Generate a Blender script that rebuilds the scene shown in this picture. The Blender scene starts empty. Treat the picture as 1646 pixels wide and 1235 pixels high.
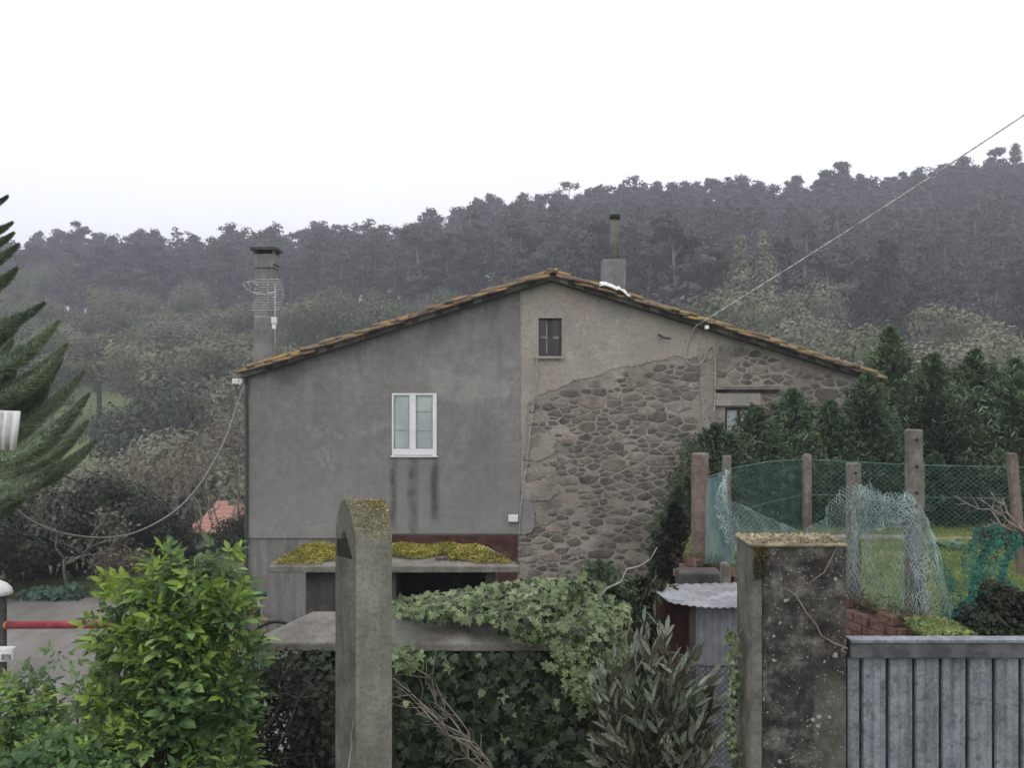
import bpy, math, random
import numpy as np
from mathutils import Vector, Matrix, Euler
R = random.Random(7)
rng = np.random.default_rng(11)
SC = bpy.context.scene
COL = SC.collection
F, CX, CY, EYE = 1500.0, 823.0, 617.0, 5.7

# ------------------------------------------------------------------ camera
cam_d = bpy.data.cameras.new('camera'); cam = bpy.data.objects.new('camera', cam_d); COL.objects.link(cam)
cam.location = (0, 0, EYE); cam.rotation_euler = (math.radians(90), 0, 0)
cam_d.sensor_width = 36; cam_d.lens = F / 1646 * 36; cam_d.clip_end = 3000; cam_d.clip_start = .05
SC.camera = cam
# ------------------------------------------------------------------ world, sun, exposure
SUN_EL, SUN_AZ = math.radians(52), math.radians(200)
w = bpy.data.worlds.new('World'); SC.world = w; w.use_nodes = True
nt = w.node_tree; nt.nodes.clear()
sky = nt.nodes.new('ShaderNodeTexSky'); sky.sky_type = 'NISHITA'; sky.sun_disc = False
sky.sun_elevation = SUN_EL; sky.sun_rotation = SUN_AZ; sky.dust_density = 3.0
hs = nt.nodes.new('ShaderNodeHueSaturation'); hs.inputs['Saturation'].default_value = .12
mx = nt.nodes.new('ShaderNodeMix'); mx.data_type = 'RGBA'; mx.inputs['Factor'].default_value = .72
# cloud layer: white overcast, a little greyer and bluer towards the horizon, mottled
tc = nt.nodes.new('ShaderNodeTexCoord'); sp = nt.nodes.new('ShaderNodeSeparateXYZ')
cr = nt.nodes.new('ShaderNodeValToRGB')
cr.color_ramp.elements[0].position = .02; cr.color_ramp.elements[0].color = (.66, .69, .74, 1)
cr.color_ramp.elements[1].position = .42; cr.color_ramp.elements[1].color = (1, .995, 1, 1)
e = cr.color_ramp.elements.new(.2); e.color = (.86, .872, .90, 1)
nz = nt.nodes.new('ShaderNodeTexNoise'); nz.inputs['Scale'].default_value = 2.2; nz.inputs['Detail'].default_value = 4
mr = nt.nodes.new('ShaderNodeMapRange'); mr.inputs[3].default_value = 14.6; mr.inputs[4].default_value = 16.6
vm = nt.nodes.new('ShaderNodeVectorMath'); vm.operation = 'SCALE'
bg = nt.nodes.new('ShaderNodeBackground'); bg.inputs['Strength'].default_value = .10
wo = nt.nodes.new('ShaderNodeOutputWorld'); L = nt.links.new
L(tc.outputs['Generated'], sp.inputs[0]); L(sp.outputs[2], cr.inputs[0]); L(tc.outputs['Generated'], nz.inputs['Vector'])
L(nz.outputs[0], mr.inputs[0]); L(cr.outputs[0], vm.inputs[0]); L(mr.outputs[0], vm.inputs['Scale'])
L(sky.outputs[0], hs.inputs['Color']); L(hs.outputs[0], mx.inputs[6]); L(vm.outputs[0], mx.inputs[7])
L(mx.outputs[2], bg.inputs[0]); L(bg.outputs[0], wo.inputs[0])
sd = bpy.data.lights.new('sun', 'SUN'); sd.energy = .5; sd.angle = math.radians(35); sd.color = (1, .98, .95)
so = bpy.data.objects.new('sun', sd); COL.objects.link(so)
so.rotation_euler = (math.radians(90) - SUN_EL, 0, math.radians(180) - SUN_AZ)
SC.view_settings.view_transform = 'Standard'; SC.view_settings.look = 'None'
SC.view_settings.exposure = 0.17; SC.view_settings.gamma = 1; SC.view_settings.use_curve_mapping = False
SC.render.engine = 'CYCLES'
cy = SC.cycles
cy.max_bounces = 6; cy.diffuse_bounces = 3; cy.glossy_bounces = 2; cy.transmission_bounces = 3; cy.transparent_max_bounces = 10
cy.volume_bounces = 1; cy.caustics_reflective = False; cy.caustics_refractive = False
try: cy.use_denoising = True; cy.denoiser = 'OPENIMAGEDENOISE'
except Exception: pass

# ------------------------------------------------------------------ helpers
def P(x, y, d): return ((x - CX) / F * d, d, EYE + (CY - y) / F * d)
def hx(x, d=18.): return (x - CX) / F * d
def hz(y, d=18.): return EYE + (CY - y) / F * d

def wloc(o):
    v = Vector((0, 0, 0))
    while o is not None: v += o.location; o = o.parent
    return v

def mk(name, V, Fc, mat=None, parent=None, smooth=False, kind=None, local=False, matidx=None):
    V = np.asarray(V, dtype=np.float32).reshape(-1, 3)
    if parent is not None and not local: V = V - np.array(wloc(parent), dtype=np.float32)
    me = bpy.data.meshes.new(name)
    if isinstance(Fc, np.ndarray):
        n, k = Fc.shape
        me.vertices.add(len(V)); me.vertices.foreach_set('co', V.ravel())
        me.loops.add(n * k); me.loops.foreach_set('vertex_index', Fc.ravel().astype(np.int32))
        me.polygons.add(n); me.polygons.foreach_set('loop_start', np.arange(0, n * k, k, dtype=np.int32))
        me.update(calc_edges=True)
    else:
        me.from_pydata([tuple(map(float, v)) for v in V], [], Fc); me.update()
    if smooth: me.polygons.foreach_set('use_smooth', np.ones(len(me.polygons), dtype=bool))
    for m in (mat if isinstance(mat, (list, tuple)) else [mat]):
        if m: me.materials.append(m)
    if matidx is not None: me.polygons.foreach_set('material_index', np.asarray(matidx, dtype=np.int32))
    o = bpy.data.objects.new(name, me); COL.objects.link(o)
    if parent: o.parent = parent
    if kind: o['kind'] = kind
    return o

def inst(name, me, parent=None, loc=(0, 0, 0), mat=None):
    o = bpy.data.objects.new(name, me); COL.objects.link(o); o.parent = parent
    if mat is not None:
        l = Matrix(mat)
        if parent is not None: l = Matrix.Translation(-wloc(parent)) @ l
        o.matrix_local = l
    else: o.location = loc
    return o

def thing(name, label, cat, loc=(0, 0, 0), group=None):
    o = bpy.data.objects.new(name, None); COL.objects.link(o); o.location = loc; o.empty_display_size = .2
    o['label'] = label; o['category'] = cat
    if group: o['group'] = group
    return o

def copy_tree(o, parent=None):
    c = o.copy(); COL.objects.link(c); c.parent = parent
    for ch in o.children: copy_tree(ch, c)
    return c

class MB:
    def __init__(s): s.V = []; s.F = []
    def add(s, V, Fc):
        b = len(s.V); s.V += [tuple(v) for v in V]; s.F += [tuple(i + b for i in f) for f in Fc]; return s
    def box(s, x0, x1, y0, y1, z0, z1):
        return s.add([(x0,y0,z0),(x1,y0,z0),(x1,y1,z0),(x0,y1,z0),(x0,y0,z1),(x1,y0,z1),(x1,y1,z1),(x0,y1,z1)],
                     [(3,2,1,0),(4,5,6,7),(0,1,5,4),(1,2,6,5),(2,3,7,6),(3,0,4,7)])
    def prism(s, poly, y0, y1):          # poly in XZ, extruded along Y
        n = len(poly)
        return s.add([(x, y0, z) for x, z in poly] + [(x, y1, z) for x, z in poly],
                     [tuple(range(n)), tuple(range(2*n-1, n-1, -1))] + [(i, i+n, (i+1) % n + n, (i+1) % n) for i in range(n)])
    def prismz(s, poly, z0, z1):
        n = len(poly)
        return s.add([(x, y, z0) for x, y in poly] + [(x, y, z1) for x, y in poly],
                     [tuple(range(n-1, -1, -1)), tuple(range(n, 2*n))] + [(i, (i+1) % n, (i+1) % n + n, i+n) for i in range(n)])
    def tube(s, pts, r, n=6, cap=True):
        pts = [Vector(p) for p in pts]; rs = r if isinstance(r, (list, tuple)) else [r] * len(pts)
        b = len(s.V); up = None
        for i, p in enumerate(pts):
            t = (pts[min(i+1, len(pts)-1)] - pts[max(i-1, 0)]).normalized()
            if up is None:
                up = Vector((0, 0, 1)) if abs(t.z) < .9 else Vector((1, 0, 0))
            a = t.cross(up).normalized(); c = a.cross(t).normalized(); up = c
            for k in range(n):
                q = 2 * math.pi * k / n
                s.V.append(tuple(p + (a * math.cos(q) + c * math.sin(q)) * rs[i]))
        for i in range(len(pts) - 1):
            for k in range(n):
                s.F.append((b+i*n+k, b+i*n+(k+1) % n, b+(i+1)*n+(k+1) % n, b+(i+1)*n+k))
        if cap:
            s.F.append(tuple(b + k for k in range(n-1, -1, -1))); s.F.append(tuple(b + (len(pts)-1)*n + k for k in range(n)))
        return s
    def build(s, name, mat=None, parent=None, smooth=False, kind=None, local=False, bev=0, matidx=None):
        o = mk(name, s.V, s.F, mat, parent, smooth, kind, local, matidx)
        if bev:
            m = o.modifiers.new('bevel', 'BEVEL'); m.width = bev; m.segments = 2; m.limit_method = 'ANGLE'; m.angle_limit = .6
        return o

def tag(o, label, cat, group=None):
    o['label'] = label; o['category'] = cat
    if group: o['group'] = group
    return o

# ------------------------------------------------------------------ materials
class NT:
    def __init__(s, name):
        s.m = bpy.data.materials.new(name); s.m.use_nodes = True; s.t = s.m.node_tree; s.t.nodes.clear()
        s.out = s.t.nodes.new('ShaderNodeOutputMaterial'); s.co = s.t.nodes.new('ShaderNodeTexCoord').outputs['Object']
    def n(s, ty, ins=None, **at):
        x = s.t.nodes.new('ShaderNode' + ty)
        for k, v in at.items(): setattr(x, k, v)
        for k, v in (ins or {}).items():
            if isinstance(v, bpy.types.NodeSocket): s.t.links.new(v, x.inputs[k])
            else: x.inputs[k].default_value = v
        return x
    def noise(s, scale, detail=5, rough=.6, vec=None, stretch=None, dist=0):
        v = vec or s.co
        if stretch: v = s.n('Mapping', {'Vector': v, 'Scale': stretch}).outputs[0]
        o = s.n('TexNoise', {'Vector': v, 'Scale': float(scale), 'Detail': float(detail), 'Roughness': rough, 'Distortion': float(dist)}).outputs[0]
        return s.n('MapRange', {0: o, 1: .2, 2: .8, 3: .0, 4: 1.0}).outputs[0]
    def ramp(s, fac, stops):
        r = s.n('ValToRGB', {'Fac': fac}); e = r.color_ramp.elements
        while len(e) < len(stops): e.new(.5)
        for i, (p, c) in enumerate(stops):
            e[i].position = p; e[i].color = (*c, 1) if isinstance(c, tuple) else (c, c, c, 1)
        return r.outputs[0]
    def mix(s, fac, a, b, mode='MIX'):
        x = s.n('Mix', {'Factor': fac}, data_type='RGBA', blend_type=mode)
        for i, v in ((6, a), (7, b)):
            if isinstance(v, bpy.types.NodeSocket): s.t.links.new(v, x.inputs[i])
            else: x.inputs[i].default_value = (*v, 1)
        return x.outputs[2]
    def math(s, op, a, b=0.0): return s.n('Math', {0: a, 1: b}, operation=op).outputs[0]
    def band(s, v, lo, hi, soft):        # 1 inside [lo, hi]
        a = s.n('MapRange', {0: v, 1: lo - soft, 2: lo + soft}).outputs[0]
        b = s.n('MapRange', {0: v, 1: hi - soft, 2: hi + soft, 3: 1., 4: 0.}).outputs[0]
        return s.math('MULTIPLY', a, b)
    def xyz(s): return s.n('SeparateXYZ', {0: s.co}).outputs
    def fin(s, col, rough=.8, bump=None, bs=.3, bd=.02, metal=0, spec=.3, trans=0, alpha=None):
        p = s.n('BsdfPrincipled', {'Base Color': col if isinstance(col, bpy.types.NodeSocket) else (*col, 1), 'Roughness': rough, 'Metallic': metal, 'Specular IOR Level': spec})
        if bump is not None:
            b = s.n('Bump', {'Height': bump, 'Strength': bs, 'Distance': bd}); s.t.links.new(b.outputs[0], p.inputs['Normal'])
        o = p.outputs[0]
        if trans:
            t = s.n('BsdfTranslucent'); s.t.links.new(col, t.inputs[0]) if isinstance(col, bpy.types.NodeSocket) else None
            x = s.n('MixShader', {0: trans, 1: o, 2: t.outputs[0]}); o = x.outputs[0]
        if alpha is not None:
            t = s.n('BsdfTransparent'); x = s.n('MixShader', {0: alpha, 1: t.outputs[0], 2: o}); o = x.outputs[0]
        s.t.links.new(o, s.out.inputs[0]); return s.m

def simple(name, c0, c1, scale=6, rough=.8, bs=.3, bd=.01, metal=0, spec=.3, c2=None, lo=.35, hi=.65):
    t = NT(name); n = t.noise(scale)
    st = [(lo, c0), (hi, c1)] + ([(min(hi + .12, 1), c2)] if c2 else [])
    return t.fin(t.ramp(n, st), rough, t.noise(scale * 5), bs, bd, metal, spec)

def leafmat(name, dark, mid, light, scale=3, trans=.25, rough=.55, var=.35, spec=.25, isv=.35):
    t = NT(name); n = t.noise(scale, 3)
    c = t.ramp(n, [(.3, dark), (.5, mid), (.72, light)])
    rnd = t.n('ObjectInfo').outputs['Random']
    isl = t.n('NewGeometry').outputs['Random Per Island']
    v = t.n('MapRange', {0: rnd, 3: 1 - var, 4: 1 + var}).outputs[0]
    v2 = t.n('MapRange', {0: isl, 3: 1 - isv, 4: 1 + isv}).outputs[0]
    c = t.n('VectorMath', {0: c, 'Scale': t.math('MULTIPLY', v, v2)}, operation='SCALE').outputs[0]
    return t.fin(c, rough, trans=trans, spec=spec)

# --- walls
def m_stucco():
    t = NT('grey_cement_render'); x, y, z = t.xyz()
    big = t.noise(.7, 6, .65, dist=.6); fine = t.noise(7, 8, .75); strk = t.noise(2.2, 5, .6, stretch=(1.6, 1, .12))
    c = t.ramp(big, [(.2, (.12, .115, .116)), (.42, (.18, .172, .17)), (.6, (.21, .198, .19)), (.78, (.31, .295, .28))])
    c = t.mix(.4, c, t.ramp(fine, [(.3, (.12, .118, .12)), (.7, (.27, .262, .25))]))
    mid = t.noise(1.9, 6, .7, dist=.4); c = t.mix(t.ramp(mid, [(.5, 0.), (.8, .5)]), c, (.27, .262, .25)); c = t.mix(t.ramp(mid, [(.2, .45), (.42, 0.)]), c, (.115, .112, .115))
    c = t.mix(t.ramp(strk, [(.55, 0.), (.85, .28)]), c, (.11, .108, .11))
    # lighter patch low on the wall
    low = t.n('MapRange', {0: t.math('ADD', z, t.math('MULTIPLY', big, 1.6)), 1: 5.3, 2: 3.9}).outputs[0]
    c = t.mix(t.math('MULTIPLY', low, .30), c, (.30, .30, .30))
    # trowelled lift lines and square patches
    br = t.n('TexBrick', {'Vector': t.n('Combine' 'XYZ', {0: t.math('ADD', x, t.math('MULTIPLY', fine, .1)), 1: t.math('ADD', z, t.math('MULTIPLY', fine, .1)), 2: 0.}).outputs[0],
              'Color1': (.85, .85, .86, 1), 'Color2': (1.12, 1.11, 1.09, 1), 'Mortar': (.84, .84, .84, 1), 'Scale': 1., 'Mortar Size': .012, 'Mortar Smooth': 1., 'Brick Width': 1.45, 'Row Height': 1.05}).outputs[0]
    c = t.mix(.4, c, br, 'MULTIPLY')
    # thin cracks
    vo = t.n('TexVoronoi', {'Vector': t.n('Mapping', {'Vector': t.n('VectorMath', {0: t.co, 1: t.n('VectorMath', {0: t.n('TexNoise', {'Vector': t.co, 'Scale': 1.2, 'Detail': 6.}).outputs[1], 'Scale': .9}, operation='SCALE').outputs[0]}).outputs[0], 'Scale': (.45, 1, .35)}).outputs[0], 'Scale': 1.}, feature='DISTANCE_TO_EDGE').outputs[0]
    ck = t.math('MULTIPLY', t.n('MapRange', {0: vo, 1: .012, 2: .0, 3: 0., 4: 1.}).outputs[0], t.ramp(big, [(.45, 0.), (.55, 1.)]))
    c = t.mix(t.math('MULTIPLY', ck, .3), c, (.09, .09, .09))
    # dirt runs under the ends and the middle of the white window's sill
    wob = t.math('ADD', x, t.math('MULTIPLY', t.math('SUBTRACT', t.noise(1.5, 3, stretch=(1, 1, 1)), .5), .12))
    tot = None
    for px, wd, zb in ((633, .055, hz(845)), (664, .075, hz(862)), (700, .07, hz(835))):
        b = t.math('MULTIPLY', t.band(wob, hx(px) - wd, hx(px) + wd, .05), t.band(z, zb, hz(737), .25))
        tot = b if tot is None else t.math('MAXIMUM', tot, b)
    tot = t.math('MULTIPLY', tot, t.ramp(t.noise(3, 5), [(.3, .45), (.6, 1.)]))
    c = t.mix(t.math('MULTIPLY', tot, .85), c, (.045, .047, .052))
    # darker streaky patches just below the verge
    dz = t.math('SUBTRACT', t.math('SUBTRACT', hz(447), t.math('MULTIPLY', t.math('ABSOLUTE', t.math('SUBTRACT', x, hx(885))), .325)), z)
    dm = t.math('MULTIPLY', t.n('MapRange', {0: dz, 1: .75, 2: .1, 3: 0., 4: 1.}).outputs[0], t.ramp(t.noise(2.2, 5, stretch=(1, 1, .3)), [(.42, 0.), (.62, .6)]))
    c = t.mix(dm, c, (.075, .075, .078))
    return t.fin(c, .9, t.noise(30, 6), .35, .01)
def m_plaster():
    t = NT('old_ochre_plaster'); a = t.n('TexNoise', {'Vector': t.co, 'Scale': 2.0, 'Detail': 3.}).outputs[1]
    vv = t.n('VectorMath', {0: t.co, 1: t.n('VectorMath', {0: a, 'Scale': .35}, operation='SCALE').outputs[0]}).outputs[0]
    vo = t.n('TexVoronoi', {'Vector': vv, 'Scale': 1.7}); cell = t.n('SeparateXYZ', {0: vo.outputs['Color']}).outputs[0]
    c = t.ramp(cell, [(.0, (.36, .32, .25)), (.25, (.27, .265, .245)), (.5, (.35, .28, .245)), (.75, (.24, .245, .23)), (1., (.40, .36, .30))])
    c = t.mix(.42, c, t.ramp(t.noise(1.3, 6, .65), [(.3, (.25, .24, .225)), (.5, (.32, .28, .26)), (.7, (.36, .335, .29))]))
    sp_ = t.ramp(t.noise(3.2, 7, .7), [(.6, 0.), (.7, .5)])
    c = t.mix(sp_, c, (.40, .38, .34)); c = t.mix(t.ramp(t.noise(14, 6, .7), [(.5, 0.), (.75, .5)]), c, (.15, .14, .13))
    return t.fin(c, .92, t.noise(18, 6), .5, .015)
def m_mortar():
    t = NT('rough_lime_mortar')
    c = t.ramp(t.noise(2.2, 7, .7), [(.3, (.21, .19, .17)), (.5, (.31, .283, .25)), (.7, (.40, .37, .33))])
    c = t.mix(t.ramp(t.noise(1.1, 4), [(.5, 0.), (.68, .45)]), c, (.24, .19, .16))
    return t.fin(c, .95, t.noise(16, 7, .7), .8, .04)
def m_stone(name, a, b, c_, moss=None):
    t = NT(name); r = t.n('ObjectInfo').outputs['Random']
    off = t.n('VectorMath', {0: t.co, 1: t.n('CombineXYZ', {0: t.math('MULTIPLY', r, 40.)}).outputs[0]}).outputs[0]
    c = t.ramp(t.noise(5, 7, .7, vec=off), [(.3, a), (.5, b), (.7, c_)])
    v = t.n('MapRange', {0: r, 3: .6, 4: 1.35}).outputs[0]
    c = t.n('VectorMath', {0: c, 'Scale': v}, operation='SCALE').outputs[0]
    return t.fin(c, .9, t.noise(20, 7, .7, vec=off), .7, .02)
def m_concrete(name, a, b, c_, scale=2.5, spots=None, streak=0, moss=None, spotscale=22, grad=None):
    t = NT(name); x, y, z = t.xyz(); n = t.noise(scale, 7, .68)
    c = t.ramp(n, [(.3, a), (.5, b), (.7, c_)])
    c = t.mix(t.ramp(t.noise(45, 4, .7), [(.45, 0.), (.7, .35)]), c, tuple(v * .55 for v in a))
    if streak: c = t.mix(t.ramp(t.noise(5, 6, .65, stretch=(1.5, 1.5, .18)), [(.45, 0.), (.7, streak)]), c, tuple(v * .45 for v in a))
    if spots:
        vv = t.n('TexVoronoi', {'Vector': t.co, 'Scale': float(spotscale)}); sc_ = t.n('SeparateXYZ', {0: vv.outputs['Color']}).outputs
        rad = t.math('MULTIPLY', sc_[1], .36)
        on = t.math('MULTIPLY', t.math('LESS_THAN', vv.outputs['Distance'], rad), t.math('GREATER_THAN', t.math('ADD', sc_[0], t.math('MULTIPLY', t.noise(3.5, 3), .8)), spots))
        c = t.mix(t.math('MULTIPLY', on, .8), c, (.42, .43, .40))
    if moss:
        g = t.n('SeparateXYZ', {0: t.n('NewGeometry').outputs['Normal']}).outputs[2]
        f = t.math('MULTIPLY', t.n('MapRange', {0: g, 1: .3, 2: .8}).outputs[0], t.ramp(t.noise(5, 6, .7), [(.3, 0.), (.55, 1.)]))
        c = t.mix(f, c, t.ramp(t.noise(14, 5), [(.35, moss[0]), (.65, moss[1])]))
    return t.fin(c, .92, t.noise(28, 7, .7), .6, .012)

def m_pillar():
    t = NT('black_stained_concrete'); x, y, z = t.xyz()
    c = t.ramp(t.noise(13, 8, .72, dist=.3), [(.25, (.02, .018, .017)), (.42, (.045, .04, .038)), (.55, (.085, .078, .07)), (.72, (.17, .16, .145))])
    c = t.mix(t.ramp(t.noise(30, 6, .7), [(.4, 0.), (.75, .55)]), c, (.02, .018, .018))
    # bare grey cement where the black crust has worn off, low on the gate side
    ed = t.noise(12, 5, .7); m1 = t.n('MapRange', {0: t.math('ADD', x, t.math('MULTIPLY', ed, .03)), 1: hx(1316, 3.75) - 1.9048 + .5 - .5, 2: hx(1322, 3.75)}).outputs[0]
    m1 = t.n('MapRange', {0: t.math('ADD', x, t.math('MULTIPLY', ed, .02)), 1: PX0 + .0, 2: PX0 + .012}).outputs[0]
    m2 = t.n('MapRange', {0: t.math('ADD', z, t.math('MULTIPLY', ed, .12)), 1: PZ0 + .10, 2: PZ0 - .06}).outputs[0]
    c = t.mix(t.math('MULTIPLY', t.math('MULTIPLY', m1, m2), .8), c, t.ramp(t.noise(20, 6), [(.3, (.08, .075, .07)), (.7, (.14, .135, .125))]))
    wv = t.n('VectorMath', {0: t.co, 1: t.n('VectorMath', {0: t.n('TexNoise', {'Vector': t.co, 'Scale': 40., 'Detail': 3.}).outputs[1], 'Scale': .02}, operation='SCALE').outputs[0]}).outputs[0]
    for sc, thr, rr, cc in ((45., 1.12, .32, (.40, .42, .40)), (95., 1.05, .36, (.34, .35, .33))):
        vv = t.n('TexVoronoi', {'Vector': wv, 'Scale': sc}); q = t.n('SeparateXYZ', {0: vv.outputs['Color']}).outputs
        rad = t.math('ADD', t.math('MULTIPLY', q[1], rr), .04)
        fd = t.n('MapRange', {0: t.math('SUBTRACT', vv.outputs['Distance'], rad), 1: .06, 2: -.04}).outputs[0]
        on = t.math('MULTIPLY', fd, t.math('GREATER_THAN', t.math('ADD', q[0], t.math('MULTIPLY', t.noise(7, 5), .55)), thr))
        c = t.mix(t.math('MULTIPLY', on, .75), c, cc)
    return t.fin(c, .92, t.noise(60, 7, .7), .7, .008)
PX0, PZ0 = (1310 - 1285) / 1500 * 3.75, 5.7 + (617 - 1085) / 1500 * 3.75 - 3.2
M = {}
M['stucco'] = m_stucco(); M['plaster'] = m_plaster(); M['mortar'] = m_mortar()
M['stone_g'] = m_stone('grey_rubble_stone', (.105, .097, .09), (.175, .161, .146), (.25, .23, .207))
M['stone_r'] = m_stone('reddish_rubble_stone', (.14, .115, .105), (.20, .165, .148), (.25, .21, .185))
M['stone_o'] = m_stone('olive_rubble_stone', (.12, .113, .095), (.175, .163, .138), (.24, .222, .185))
M['lowwall'] = m_concrete('pale_lower_render', (.15, .145, .14), (.20, .195, .19), (.25, .245, .235), 1.2, streak=.4)
M['conc'] = m_concrete('weathered_concrete', (.10, .096, .085), (.15, .143, .128), (.20, .19, .17), 3, streak=.5, moss=((.06, .065, .03), (.13, .12, .05)))
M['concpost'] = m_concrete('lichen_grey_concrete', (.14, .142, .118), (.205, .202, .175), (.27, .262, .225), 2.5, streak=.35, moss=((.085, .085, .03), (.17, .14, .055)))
M['concpost_side'] = m_concrete('shade_toned_concrete_side', (.08, .08, .07), (.125, .123, .108), (.175, .17, .15), 4, streak=.4)  # darker copy of the post concrete, side shade painted into the colour
M['conccap'] = m_concrete('grey_coping_concrete', (.13, .125, .11), (.19, .18, .16), (.25, .24, .215), 3, streak=.3)
M['pillar'] = m_pillar()
M['pillar_side'] = m_concrete('brown_concrete_edge', (.09, .085, .075), (.15, .142, .127), (.20, .19, .17), 6, streak=.5)
M['pillar_light'] = m_concrete('grey_cement_patch', (.085, .08, .072), (.12, .115, .105), (.16, .15, .14), 5, spots=1.2, streak=.3)
M['pillar_top'] = simple('ochre_lichen_top', (.17, .15, .10), (.32, .28, .20), 14, .95, .6)
M['darkconc'] = m_concrete('dark_damp_concrete', (.045, .044, .042), (.075, .072, .068), (.11, .105, .10), 2.5, streak=.5)
M['chim'] = m_concrete('pale_grey_chimney_render', (.15, .15, .155), (.20, .20, .205), (.26, .255, .25), 3, streak=.3)
M['fpost'] = m_concrete('fence_post_concrete', (.12, .11, .095), (.18, .165, .145), (.25, .23, .20), 7, streak=.5)
M['fpost_r'] = m_concrete('reddish_post_concrete', (.13, .10, .085), (.19, .145, .125), (.25, .20, .17), 5, streak=.4)
M['brick'] = simple('red_clay_brick', (.12, .065, .05), (.20, .12, .095), 9, .9, .5, c2=(.17, .14, .12))
t = NT('lichened_clay_tile'); r_ = t.n('ObjectInfo').outputs['Random']
off = t.n('VectorMath', {0: t.co, 1: t.n('CombineXYZ', {0: t.math('MULTIPLY', r_, 30.)}).outputs[0]}).outputs[0]
c = t.ramp(t.noise(4, 6, .7, vec=off), [(.3, (.05, .045, .042)), (.5, (.14, .10, .085)), (.7, (.24, .155, .12))])
g = t.n('SeparateXYZ', {0: t.n('NewGeometry').outputs['Normal']}).outputs[2]
lf = t.math('MULTIPLY', t.n('MapRange', {0: g, 1: -.1, 2: .45}).outputs[0], t.ramp(t.noise(2.4, 5, .6, vec=off), [(.36, 0.), (.56, .95)]))
lf = t.math('MULTIPLY', lf, t.ramp(t.noise(.9, 3, .5, vec=t.n('NewGeometry').outputs['Position']), [(.25, .25), (.5, 1.)]))
c = t.mix(lf, c, t.ramp(t.noise(3, 5, vec=off), [(.35, (.20, .18, .075)), (.5, (.30, .21, .055)), (.72, (.42, .20, .06))]))
M['tile'] = t.fin(c, .9, t.noise(25, 6, vec=off), .6, .02)
M['tilebright'] = simple('bright_clay_tiles', (.24, .12, .095), (.36, .19, .15), 3, .85, .3)
M['darkwood'] = simple('dark_stained_wood', (.045, .032, .033), (.075, .052, .05), 8, .7)
M['undereave'] = simple('dark_underside', (.035, .03, .027), (.07, .06, .052), 6, .95)  # very dark brown for the roof slab and the lintel slot
M['pvc'] = simple('white_window_plastic', (.66, .66, .68), (.74, .74, .76), 2, .4, .02, spec=.5)
M['white'] = simple('white_plastic', (.6, .6, .61), (.78, .78, .78), 6, .5, .1)
t = NT('pale_curtain_glass'); M['curtain'] = t.fin(t.ramp(t.noise(1.2, 3), [(.4, (.33, .37, .385)), (.6, (.40, .46, .45))]), .25, spec=.6)
t = NT('dark_glass'); M['glass'] = t.fin((.014, .014, .02), .12, spec=.6)
M['rustdoor'] = simple('rusty_red_sheet', (.045, .018, .014), (.085, .034, .027), 6, .8, .3, c2=(.06, .045, .04))
M['metalgrey'] = simple('galvanised_antenna_metal', (.25, .26, .27), (.42, .43, .44), 20, .45, .1, metal=.6)
M['galv'] = None
t = NT('galvanised_gate_sheet'); n1 = t.noise(9, 7, .7); n2 = t.n('TexVoronoi', {'Vector': t.co, 'Scale': 60.}).outputs['Distance']
c = t.ramp(n1, [(.3, (.13, .16, .20)), (.5, (.22, .25, .30)), (.7, (.30, .33, .385))]); c = t.mix(.4, c, t.ramp(n2, [(.1, (.14, .155, .18)), (.6, (.32, .34, .38))]))
c = t.mix(t.ramp(t.noise(30, 4, .7), [(.55, 0.), (.7, .5)]), c, (.07, .065, .06))
c = t.mix(t.ramp(t.noise(7, 6, .7, stretch=(1.4, 1, .12)), [(.48, 0.), (.7, .5)]), c, (.09, .085, .085))
M['galv'] = t.fin(c, .55, n1, .2, .004, metal=.35, spec=.4)
M['railmetal'] = simple('dull_steel_rail', (.085, .085, .10), (.15, .15, .17), 12, .5, .15, metal=.4)
M['black'] = simple('black_gap', (.012, .012, .013), (.025, .025, .027), 9, .8)
M['roofsheet'] = simple('zinc_roof_sheet', (.19, .195, .215), (.30, .305, .33), 5, .6, .1, metal=.2)
M['shedwall'] = simple('blue_grey_shed_sheet', (.16, .17, .20), (.24, .25, .29), 4, .6, .2, metal=.2, c2=(.15, .12, .11))
M['red'] = simple('faded_red_paint', (.20, .025, .03), (.30, .05, .06), 6, .6)
M['orange'] = simple('orange_reflector', (.5, .16, .04), (.6, .2, .05), 6, .4)
M['teal'] = simple('teal_saddle_cover', (.03, .10, .08), (.05, .15, .12), 8, .6)
M['blue'] = simple('blue_paint', (.03, .05, .14), (.05, .07, .18), 8, .5)
M['cable'] = simple('pale_weathered_cable', (.26, .25, .23), (.42, .40, .37), 30, .8)
M['cable_w'] = simple('twisted_grey_cable', (.22, .22, .22), (.55, .55, .53), 14, .8)
M['cable_d'] = simple('dark_cable', (.04, .04, .04), (.08, .08, .08), 20, .8)
M['cable_n'] = simple('dusty_cable', (.15, .15, .14), (.22, .22, .21), 14, .8)
def netmat(name, c0, c1): 
    t = NT(name); return t.fin(t.ramp(t.noise(4), [(.4, c0), (.6, c1)]), .6, spec=.3)
M['net_dark'] = netmat('green_wire_mesh', (.06, .13, .11), (.11, .20, .17))
M['net_pale'] = netmat('pale_blue_green_net', (.24, .34, .34), (.42, .52, .51))
M['net_teal'] = netmat('teal_plastic_net', (.02, .12, .10), (.05, .21, .17))
t = NT('pale_debris_netting'); M['net_sheet'] = t.fin(t.ramp(t.noise(3, 5), [(.35, (.10, .19, .20)), (.65, (.20, .30, .31))]), .7, alpha=.72)
M['bark_e'] = simple('pale_eucalyptus_bark', (.10, .09, .085), (.22, .20, .185), 1.2, .9)
M['bark'] = simple('brown_bark', (.045, .038, .03), (.085, .072, .06), 5, .9)
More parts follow.
